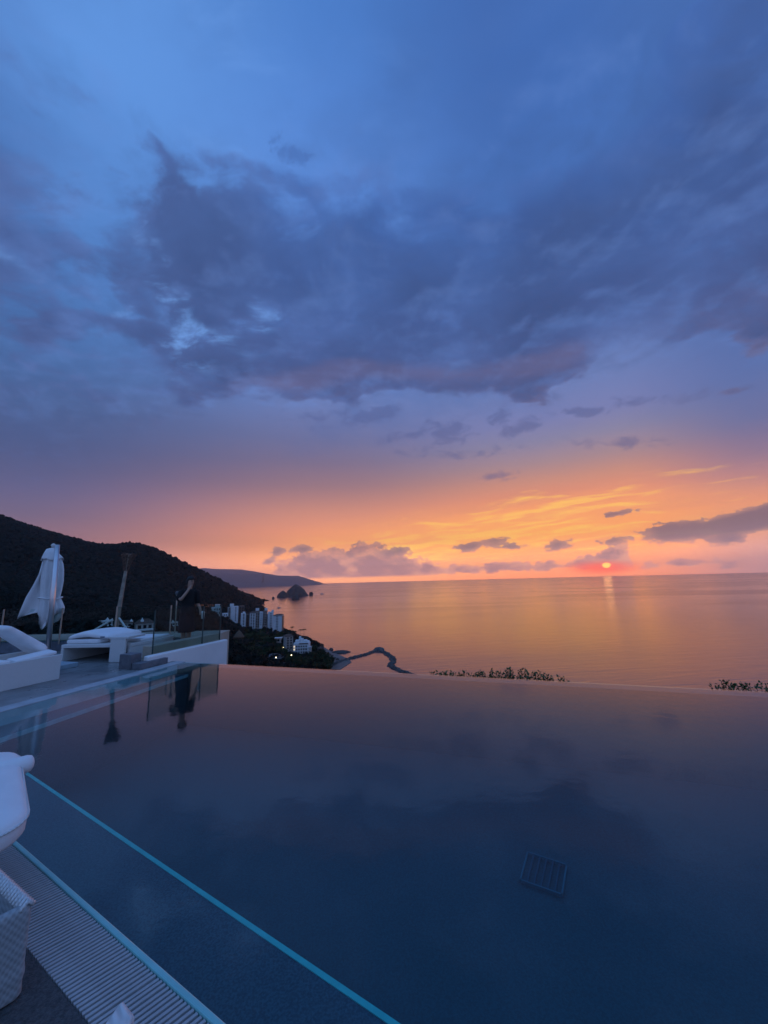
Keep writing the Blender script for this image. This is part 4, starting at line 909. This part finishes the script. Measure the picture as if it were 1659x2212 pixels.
# ------------------------------------------------------------------ daybed
t = thing('daybed', (-6.0, 8.9, .004), 'wide white wicker daybed with a folded mattress and an open dark underside', 'daybed')
FL, FR, BR, BL = Vector((-6.80, 8.34)), Vector((-5.30, 8.26)), Vector((-5.04, 9.42)), Vector((-6.55, 9.52))
e1, e2 = (FR - FL).normalized(), (BR - FR).normalized()
def quad(a, b, c, d, z0, z1, nm, m, **k): return MB().prism([a, b, c, d], z0, z1).build(nm, m, t, **k)
quad(FL, FR, BR, BL, .275, .345, 'top_board', M_wick, bevel=.01)
quad(FL + e1 * .005, FL + e1 * .06, BL + e1 * .06, BL + e1 * .005, .004, .273, 'side_panel', M_wick, bevel=.006)
quad(FR - e1 * .06, FR - e1 * .005, BR - e1 * .005, BR - e1 * .06, .004, .273, 'side_panel', M_wick, bevel=.006)
quad(BL + e1 * .065 - e2 * .06, BR - e1 * .065 - e2 * .06, BR - e1 * .065, BL + e1 * .065, .004, .273, 'back_panel', M_wick, bevel=.006)
quad(FL + e1 * .01 + e2 * .08, FL + e1 * .74 + e2 * .08, BL + e1 * .74 - e2 * .1, BL + e1 * .01 - e2 * .1, .347, .435, 'mattress', M_cush, bevel=.035, bseg=4)
quad(FR - e1 * .68 + e2 * .30, FR - e1 * .04 + e2 * .30, BR - e1 * .04 - e2 * .05, BR - e1 * .68 - e2 * .05, .347, .395, 'thin_mattress', M_cush, bevel=.02, bseg=3)
# folded half, humped in the middle
R__ = []
for i in range(15):
    s_ = i / 14; c0 = FL + e2 * .10 + e1 * (.0 + .95 * s_); c1 = FL + e2 * .95 + e1 * (.0 + .95 * s_)
    zb = .437 + .035 * math.sin(PI * min(1, s_ * 1.15)) ** 2; th = .075 if 0 < i < 14 else .03; zt = zb + th + .045 * math.sin(PI * s_ ** .8)
    ring = []
    for s2, z in ((0, zb), (0.02, zb - .0), (.98, zb), (1, zb), (1.02, (zb + zt) / 2), (.98, zt), (.7, zt + .02), (.3, zt + .02), (.02, zt), (-.03, (zb + zt) / 2)):
        q = c0.lerp(c1, s2); ring.append((q.x, q.y, z))
    R__.append(ring)
MB().rings(R__).build('folded_mattress', M_cush, t, smooth=True, subsurf=1)
p0 = FL + e1 * .80 + e2 * .09; MB().box((p0.x, p0.y, .475), (.09, .03, .03), math.atan2(e1.y, e1.x)).build('strap', M_curb, t, bevel=.006)
t = thing('side_table', (-5.5, 8.1, .004), 'white wicker C-shaped side table straddling the front edge of the daybed', 'side table')
a, b = G(234, 1431.5, 0).xy, G(267, 1431, 0).xy; ee = (b - a).normalized(); en = Vector((-ee.y, ee.x))
MB().prism([a, b, b + en * .05, a + en * .05], .004, .452).build('front_panel', M_wick, t, bevel=.008)
MB().prism([a - ee * .03, b + ee * .06, b + ee * .06 + en * .52, a - ee * .03 + en * .52], .454, .498).build('table_top', M_wick, t, bevel=.008)
MB().prism([a + en * .06, b + en * .06, b + en * .22, a + en * .22], .004, .03).build('foot', M_wick, t, bevel=.006)
# ------------------------------------------------------------------ left lounger
e2 = Vector((P(0, 1) - P(0, 0)).xy); e1 = Vector((P(1, 0) - P(0, 0)).xy)
N1 = G(128, 1467, 0).xy                                 # near foot corner, right side
def L4(a0, a1, b0, b1): return [N1 + e1 * a0 + e2 * b0, N1 + e1 * a1 + e2 * b0, N1 + e1 * a1 + e2 * b1, N1 + e1 * a0 + e2 * b1]
t = thing('sun_lounger', (N1.x - .5, N1.y - 1, .004), 'white wicker sun lounger with raised cushion at the left picture edge', 'sun lounger')
MB().prism(L4(-.06, 0, -2.4, 0), .004, .40).build('side_rail', M_wick, t, bevel=.008)
MB().prism(L4(-.92, -.86, -2.4, 0), .004, .43).build('side_rail', M_wick, t, bevel=.008)
MB().prism(L4(-.855, -.065, -.06, 0), .004, .385).build('end_panel', M_wick, t, bevel=.008)
MB().prism(L4(-.855, -.065, -2.4, -.065), .28, .34).build('seat_board', M_wick, t, bevel=.006)
MB().prism(L4(-.84, -.08, -1.75, -.66), .342, .43).build('mattress', M_cush, t, bevel=.03, bseg=3)
fp = L4(-.33, -.09, -.60, -.02)
MB().prism(fp, [.37, .345, .40, .425], [.43, .405, .455, .48]).build('foot_cushion', M_cush, t, bevel=.02, bseg=3)
R__ = []
for i in range(12):
    s_ = i / 11; b_ = -.02 - .62 * s_; z_ = .42 + .50 * s_; w_ = .27 - .05 * s_ + (.012 if i % 3 else -.01); th = .10 - .04 * s_ if i not in (0, 11) else .03; ring = []
    for sx, sz in ((-1, 0), (-.97, th), (-.5, th * 1.25), (0, th * 1.3), (.5, th * 1.25), (.97, th), (1, 0), (.97, -.05), (0, -.06), (-.97, -.05)):
        q = N1 + e1 * (-.60 + sx * w_) + e2 * (b_ + sz * .75); ring.append((q.x, q.y, z_ + sz * .62))
    R__.append(ring)
MB().rings(R__).build('back_cushion', M_cush, t, smooth=True, subsurf=1)
# pale weight slab
q = G(128, 1448, 0).xy
o_ = MB().prism([q + e1 * a_ + e2 * b_ for a_, b_ in ((-.45, -.25), (.02, -.25), (.02, .32), (-.45, .32))], .004, .085).build('weight_slab', M_green_glass, bevel=.008)
tag(o_, 'low pale blue slab on the paving between the lounger and the daybed', 'slab')
# ------------------------------------------------------------------ near furniture at the left edge
t = thing('padded_lounger', (-2.7, 2.35, .006), 'near lounger with thick white padded mattress overhanging the grate, cut by the left edge', 'sun lounger')
def corner(u, v, y): return at(u, v, y)
q0, q1 = corner(67, 1765, 2.06), corner(42, 1612, 2.62)
dr = (q1 - q0).xy.normalized(); px_ = Vector((-dr.y, dr.x)); px_ = px_ if px_.x < 0 else -px_
ln = (q1 - q0).xy.length; R__ = []
sl_ = (q1.z - q0.z) / ln
def roundrect(hx, hy, r, n_=6):
    out = []
    for cx, cyy, a0 in ((hx - r, hy - r, 0), (-hx + r, hy - r, 90), (-hx + r, -hy + r, 180), (hx - r, -hy + r, 270)):
        for i in range(n_ + 1):
            a_ = math.radians(a0 + 90 * i / n_); out.append((cx + r * math.cos(a_), cyy + r * math.sin(a_)))
    return out
hx, hy = .75, ln / 2 + .02
cen = q0.xy + dr * ln / 2 + px_ * hx
for z, ins in ((-.125, .04), (-.115, .02), (-.09, .004), (-.03, .0), (-.012, .008), (0, .03), (.012, .10), (.016, .2)):
    ring = []
    for x, y in roundrect(hx - ins, hy - ins, .13 - min(ins, .1) * .4):
        q = cen - px_ * x + dr * y; ring.append((q.x, q.y, q0.z + (y + hy) * sl_ + z))
    R__.append(ring)
MB().rings(R__).build('mattress', M_cush, t, smooth=True)
ring_ = [Vector(p) for p in R__[3]]; MB().tube(ring_ + [ring_[0], ring_[1]], .007, 6, caps=False).build('piping', M_wick, t, smooth=True)
bp_ = at(42, 1655, 2.48); MB().rings([[tuple(bp_ + Vector((px_.x * -x_, px_.y * -x_, 0)) + Vector((dr.x * r * math.cos(a_), dr.y * r * math.cos(a_), r * math.sin(a_)))) for a_ in [2 * PI * k / 18 for k in range(18)]] for x_, r in ((-.5, .05), (-.03, .05), (.03, .049), (.052, .042), (.062, .026), (.066, .008))]).build('bolster', M_cush, t, smooth=True)
fr = cen + px_ * .42
for sx, sy, lx, ly in ((0, -hy + .03, 1.1, .05), (0, hy - .08, 1.1, .05), (-.52, -.02, .05, ln - .14)):
    q = fr - px_ * sx + dr * sy; MB().box((q.x, q.y, .19), (lx, ly, .37), math.atan2(px_.y, px_.x)).build('frame_panel', M_wick, t, bevel=.008)
q = fr; MB().box((q.x, q.y, .40), (1.1, ln - .1, .03), math.atan2(px_.y, px_.x)).build('seat_board', M_wick, t, bevel=.006)
# open wicker box
zr = .31; k0 = G(75, 1949, zr).xy; d1 = (G(0, 1880, zr).xy - k0).normalized(); d2 = (G(0, 1986, zr).xy - k0).normalized()
t = thing('wicker_box', (k0.x, k0.y, .012), 'open-topped grey wicker box frame standing half on the grate in the lower left corner', 'wicker box')
th = .035; S1, S2 = .58, .46
def shell(ins, z, r):
    out = []
    for x, y in roundrect(S1 / 2 - ins, S2 / 2 - ins, r, 5):
        q = k0 + d1 * (S1 / 2 + x) + d2 * (S2 / 2 + y); out.append((q.x, q.y, z))
    return out
rr3 = random.Random(2); R__ = [shell(.004, .012, .03), shell(0, .02, .03)]
for k in range(1, 16): R__.append(shell(rr3.uniform(-.002, .0015), .02 + (zr - .03) * k / 15, .03))
R__ += [shell(.008, zr, .026), shell(th - .008, zr, .016), shell(th, zr - .012, .012), shell(th, .02, .012), shell(th - .004, .012, .012)]
MB().rings(R__ + [R__[0]], caps=False).build('woven_shell', M_wickd, t, smooth=True)
for i in range(26):                                          # wrapped rim, turn by turn
    s_ = (i + .5) / 26 * S1; c = k0 + d1 * s_ + d2 * th / 2
    MB().tube([(c.x + d1.x * .006 - d2.x * .022, c.y + d1.y * .006 - d2.y * .022, zr - .012), (c.x, c.y, zr + .010), (c.x - d1.x * .006 + d2.x * .022, c.y - d1.y * .006 + d2.y * .022, zr - .012)], .0085, 6).build('rim_strand', M_wick, t, smooth=True)
# wicker arm corner at the bottom edge
za = .46; k1 = G(265, 2152, za).xy; d1 = (G(222, 2212, za).xy - k1).normalized(); d2 = (G(312, 2212, za).xy - k1).normalized()
t = thing('wicker_armchair', (k1.x, k1.y, .006), 'pale wicker armrest corner poking up at the bottom edge over the grate', 'armchair')
MB().prism([k1 + d1 * a + d2 * b for a, b in ((0, 0), (.5, 0), (.5, .075), (0, .075))][::-1], .42, za).build('armrest', M_wickn, t, bevel=.012, bseg=3)
MB().prism([k1 + d1 * a + d2 * b for a, b in ((.02, .078), (.5, .078), (.5, .5), (.02, .5))][::-1], .30, .44).build('seat', M_wickn, t, bevel=.012, bseg=3)
for a in (.03, .44): MB().prism([k1 + d1 * (a + x) + d2 * y for x, y in ((0, .012), (.04, .012), (.04, .06), (0, .06))][::-1], .008, .418).build('leg', M_wickn, t, bevel=.004)
for a in (.03, .44): MB().prism([k1 + d1 * (a + x) + d2 * y for x, y in ((0, .44), (.04, .44), (.04, .49), (0, .49))][::-1], .008, .298).build('leg', M_wickn, t, bevel=.004)
# ------------------------------------------------------------------ plants just beyond the infinity edge
def shrub(label, u0, u1, hts, seed):
    rr = random.Random(seed); l, r = P(AB(G(u0, 1470, 0))[0], 6.72), P(AB(G(u1, 1470, 0))[0], 6.72)
    t = thing('edge_shrub', ((l + r) / 2).xy.to_3d() + Vector((0, 0, -.9)), label, 'shrub', 'leafy shrubs behind the infinity edge')
    lm = MB(); sm = MB(); n_ = int((r - l).length / .012)
    for i in range(n_):
        s_ = (i + rr.random()) / n_; top = np.interp(s_, [h[0] for h in hts], [h[1] for h in hts]) * rr.uniform(.75, 1.12) * .75 * (1 + .5 * math.sin(s_ * 23 + seed) * math.sin(s_ * 61 + 2)) - .095
        b = l.lerp(r, s_) + Vector((0, rr.uniform(-.12, .16), 0)); b.z = -.9; tip = b + Vector((rr.uniform(-.07, .07), 0, .9 + top))
        sm.tube([b, tip], [.006, .002], 4)
        for k in range(9):
            q = b.lerp(tip, 1 - k * .035 * rr.uniform(.6, 1.3)); a_ = rr.random() * 6.28; el_ = rr.uniform(-.1, 1.1); L_ = rr.uniform(.03, .06); dv = Vector((math.cos(a_) * math.cos(el_), math.sin(a_) * math.cos(el_), math.sin(el_))); sd_v = dv.cross(Vector((rr.uniform(-1, 1), rr.uniform(-1, 1), .6))).normalized() * L_ * .30; nn_ = dv.cross(sd_v).normalized() * L_ * .06
            lm.add([q, q + dv * L_ * .45 + sd_v + nn_, q + dv * L_, q + dv * L_ * .45 - sd_v + nn_], [(0, 1, 2, 3)])
    sm.build('stem', M_bark, t); f_ = lm.build('foliage', M_shrub, t); f_['kind'] = 'stuff'
shrub('long leafy green shrub showing over the middle of the infinity edge', 1000, 1222, [(0, .05), (.2, .075), (.3, .10), (.42, .15), (.6, .15), (.8, .14), (.84, .07), (1, .055)], 1)
shrub('low dark shrub showing over the infinity edge at the right picture side', 1535, 1760, [(0, .07), (.3, .10), (1, .12)], 2)
shrub('few leaf tips showing over the infinity edge left of the long shrub', 915, 1000, [(0, .03), (.5, .045), (1, .05)], 3)
# ------------------------------------------------------------------ person
def skin_body(name, m, t, chains, smooth=2):
    """chains: lists of (point, rx, ry); the first vertex of the first chain is the root"""
    vs, es, rs = [], [], []
    for ch in chains:
        link = ch[0] if isinstance(ch[0], int) else None; prev = link
        for p_ in (ch[1:] if link is not None else ch):
            vs.append(p_[0]); rs.append((p_[1], p_[2] if len(p_) > 2 else p_[1]))
            if prev is not None: es.append((prev, len(vs) - 1))
            prev = len(vs) - 1
    me = bpy.data.meshes.new(name); me.from_pydata(vs, es, []); me.materials.append(m)
    o = bpy.data.objects.new(name, me); C.objects.link(o); o.parent = t
    md = o.modifiers.new('skin', 'SKIN'); md.use_smooth_shade = True; md.branch_smoothing = .4
    for i, r in enumerate(rs): me.skin_vertices[0].data[i].radius = r
    for i in range(len(vs)): me.skin_vertices[0].data[i].use_root = False
    me.skin_vertices[0].data[0].use_root = True
    sb_ = o.modifiers.new('sub', 'SUBSURF'); sb_.levels = smooth; sb_.render_levels = smooth
    return o
pp = Vector((-4.73, 9.38, .004)); t = thing('person', pp, 'person in black top and long skirt behind the glass, hand at mouth', 'person', rz=.44)
Vv = Vector
# pelvis 0, spine 1, chest 2, neck base 3, neck 4, head 5, 6
chains = [[(Vv((0, 0, .90)), .13, .10), (Vv((0, .01, 1.08)), .115, .09), (Vv((.0, .01, 1.25)), .135, .095), (Vv((.02, .01, 1.39)), .06, .055), (Vv((.022, -.005, 1.44)), .048, .05), (Vv((.030, -.030, 1.525)), .062, .070), (Vv((.030, -.022, 1.595)), .076, .088), (Vv((.025, .005, 1.655)), .060, .070)],
          [2, (Vv((-.15, .0, 1.335)), .058), (Vv((-.185, -.06, 1.22)), .046), (Vv((-.15, -.17, 1.165)), .040), (Vv((-.06, -.18, 1.30)), .032), (Vv((.03, -.155, 1.44)), .024, .028), (Vv((.055, -.135, 1.50)), .022, .036)],
          [2, (Vv((.17, .01, 1.335)), .054), (Vv((.198, .02, 1.20)), .045), (Vv((.21, .01, 1.06)), .038), (Vv((.265, -.04, .95)), .032), (Vv((.285, -.08, .845)), .024, .028), (Vv((.292, -.095, .79)), .020, .036)],
          [0, (Vv((-.075, 0, .80)), .085), (Vv((-.065, -.005, .47)), .058), (Vv((-.06, .015, .33)), .055), (Vv((-.06, .02, .10)), .036), (Vv((-.06, -.02, .045)), .036, .035), (Vv((-.06, -.14, .028)), .040, .022)],
          [0, (Vv((.075, 0, .80)), .085), (Vv((.06, -.005, .47)), .058), (Vv((.05, .015, .33)), .055), (Vv((.045, .02, .10)), .036), (Vv((.045, -.02, .045)), .036, .035), (Vv((.05, -.14, .028)), .040, .022)]]
# fingers of the hand at the mouth, curled; and of the hand round the cup
for i, (dx, l_) in enumerate(((-.024, .9), (-.008, 1.0), (.008, .97), (.024, .8))):
    b_ = Vv((.055 + dx * .4, -.14 + dx * .5, 1.52)); chains.append([(b_, .0095), (b_ + Vv((dx * .3, -.02 * l_, .032 * l_)), .009), (b_ + Vv((dx * .3 - .01, -.012, .058 * l_)), .008), (b_ + Vv((-.022, .008, .066 * l_)), .007)])
    b2 = Vv((.292 + (i - 1.5) * .004, -.105, .785 - i * .018 + .02)); chains.append([(b2, .0095), (b2 + Vv((.030, -.032, 0)), .009), (b2 + Vv((.060, -.022, 0)), .008), (b2 + Vv((.070, .006, 0)), .007)])
chains.append([(Vv((.035, -.125, 1.475)), .011), (Vv((.012, -.125, 1.515)), .010), (Vv((.006, -.11, 1.545)), .008)])
chains.append([(Vv((.286, -.085, .82)), .011), (Vv((.300, -.048, .80)), .010), (Vv((.322, -.032, .79)), .008)])
# ears, nose
HQ = Matrix.Translation(Vv((.028, .0, 1.50))) @ Matrix.Rotation(.50, 4, 'Z') @ Matrix.Rotation(.22, 4, 'X') @ Matrix.Translation(-Vv((.030, .0, 1.50)))
hs_ = len(chains)
chains.append([(Vv((-.045, .01, 1.565)), .012), (Vv((-.056, .018, 1.585)), .014), (Vv((-.052, .02, 1.605)), .010)])
chains.append([(Vv((.105, .01, 1.565)), .012), (Vv((.116, .018, 1.585)), .014), (Vv((.112, .02, 1.605)), .010)])
chains.append([(Vv((.033, -.078, 1.60)), .009), (Vv((.035, -.104, 1.58)), .013), (Vv((.034, -.092, 1.572)), .012)])
for ch in chains[hs_:]:
    for i_, p_ in enumerate(ch): ch[i_] = (HQ @ p_[0], *p_[1:])
bd_ = skin_body('body', M_skin, t, chains)
HQ = Matrix.Translation(Vv((.028, .0, 1.50))) @ Matrix.Rotation(.50, 4, 'Z') @ Matrix.Rotation(.22, 4, 'X') @ Matrix.Translation(-Vv((.030, .0, 1.50)))
def head(mb): mb.v = [tuple(HQ @ Vv(p)) for p in mb.v]; return mb
hd_ = MB()
for x in (.000, .060): hd_.ico((x, -.088, 1.612), .012, 2)
head(hd_).build('eye', M_black, t, world=False, smooth=True)
head(MB().tube([(-.022, -.080, 1.636), (.002, -.098, 1.641), (.016, -.099, 1.637)], .0055, 5)).build('eyebrow', M_hair, t, world=False)
head(MB().tube([(.044, -.099, 1.637), (.058, -.098, 1.641), (.082, -.080, 1.636)], .0055, 5)).build('eyebrow', M_hair, t, world=False)
head(MB().tube([(.010, -.094, 1.547), (.030, -.103, 1.549), (.050, -.094, 1.547)], .006, 6)).build('mouth', mat('lips', (.25, .09, .08), .5), t, world=False)
hm = MB(); R__ = []
for k in range(11):
    ph = k / 10; zc = 1.530 + .185 * ph; rr_ = math.sqrt(max(0.01, 1 - (max(0, ph - .42) / .60) ** 2)); ring = []
    for i in range(28):
        a_ = 2 * PI * i / 28; fy = math.sin(a_); front = max(0.0, -fy - .05)
        cut = 1.0 if ph > .66 else 1.0 - .55 * min(1, front * 1.8) * (1 if ph < .58 else (.66 - ph) / .08)
        ring.append((.030 + .096 * rr_ * math.cos(a_) * (1 - .06 * front), .012 + .112 * rr_ * fy * cut, zc + .006 * math.sin(7 * a_ + k)))
    R__.append(ring)
head(hm.rings(R__)).build('hair', M_hair, t, world=False, smooth=True)
# top: loose tee, sleeves to the elbows
def oval(cx, cy2, z, rx, ry, n_=24, ph=0, am=0): return [(cx + rx * (1 + am * math.sin(5 * a_ + ph)) * math.cos(a_), cy2 + ry * (1 + am * math.sin(5 * a_ + ph)) * math.sin(a_), z) for a_ in [2 * PI * i / n_ for i in range(n_)]]
sh = MB(); sh.rings([oval(0, .01, z, rx, ry, ph=z * 9, am=am) for z, rx, ry, am in ((.80, .160, .130, .03), (.90, .152, .125, .03), (1.05, .145, .12, .03), (1.18, .155, .12, .02), (1.28, .168, .115, .01), (1.345, .16, .105, 0), (1.385, .10, .085, 0), (1.405, .07, .07, 0))])
sh.build('top', M_cloth, t, world=False, smooth=True)
sl2 = MB(); sl2.tube([(-.10, .0, 1.345), (-.16, -.01, 1.32), (-.195, -.06, 1.22), (-.185, -.11, 1.175)], [.064, .068, .064, .060], 16); sl2.build('sleeve', M_cloth, t, world=False, smooth=True)
sl2 = MB(); sl2.tube([(.12, .0, 1.345), (.18, .01, 1.315), (.205, .02, 1.20), (.215, .015, 1.06)], [.064, .066, .062, .066], 16); sl2.build('sleeve', M_cloth, t, world=False, smooth=True)
sk = MB(); sk.rings([oval(-.005, .01, z, rx, ry, 32, z * 5, am) for z, rx, ry, am in ((.415, .178, .148, .05), (.422, .180, .150, .05), (.50, .174, .144, .05), (.65, .166, .138, .04), (.82, .155, .126, .02), (.93, .145, .115, 0))])
sk.build('skirt', M_skirt, t, world=False, smooth=True)
for x in (-.06, .048): MB().rings([oval(x, -.05, z, rx, ry, 16) for z, rx, ry in ((0.0, .045, .12), (.012, .047, .122), (.018, .042, .115))]).build('sandal', M_black, t, world=False)
M_lid = mat('clear_lid', (.70, .74, .70), .25)
cw_ = t.matrix_basis @ Vv((.335, -.075, .70))
t2 = thing('drink_cup', cw_, 'pale plastic cup with domed lid held in the person\'s lowered hand', 'cup')
MB().rings([[(r * math.cos(a_), r * math.sin(a_), z) for a_ in [2 * PI * i / 18 for i in range(18)]] for r, z in ((.030, 0), (.032, .004), (.042, .125), (.043, .128))]).build('cup_body', M_cup, t2, world=False, smooth=True)
MB().rings([[(r * math.cos(a_), r * math.sin(a_), z) for a_ in [2 * PI * i / 18 for i in range(18)]] for r, z in ((.046, .128), (.047, .138), (.043, .15), (.036, .172), (.016, .184), (.012, .184))]).build('lid', M_lid, t2, world=False, smooth=True)
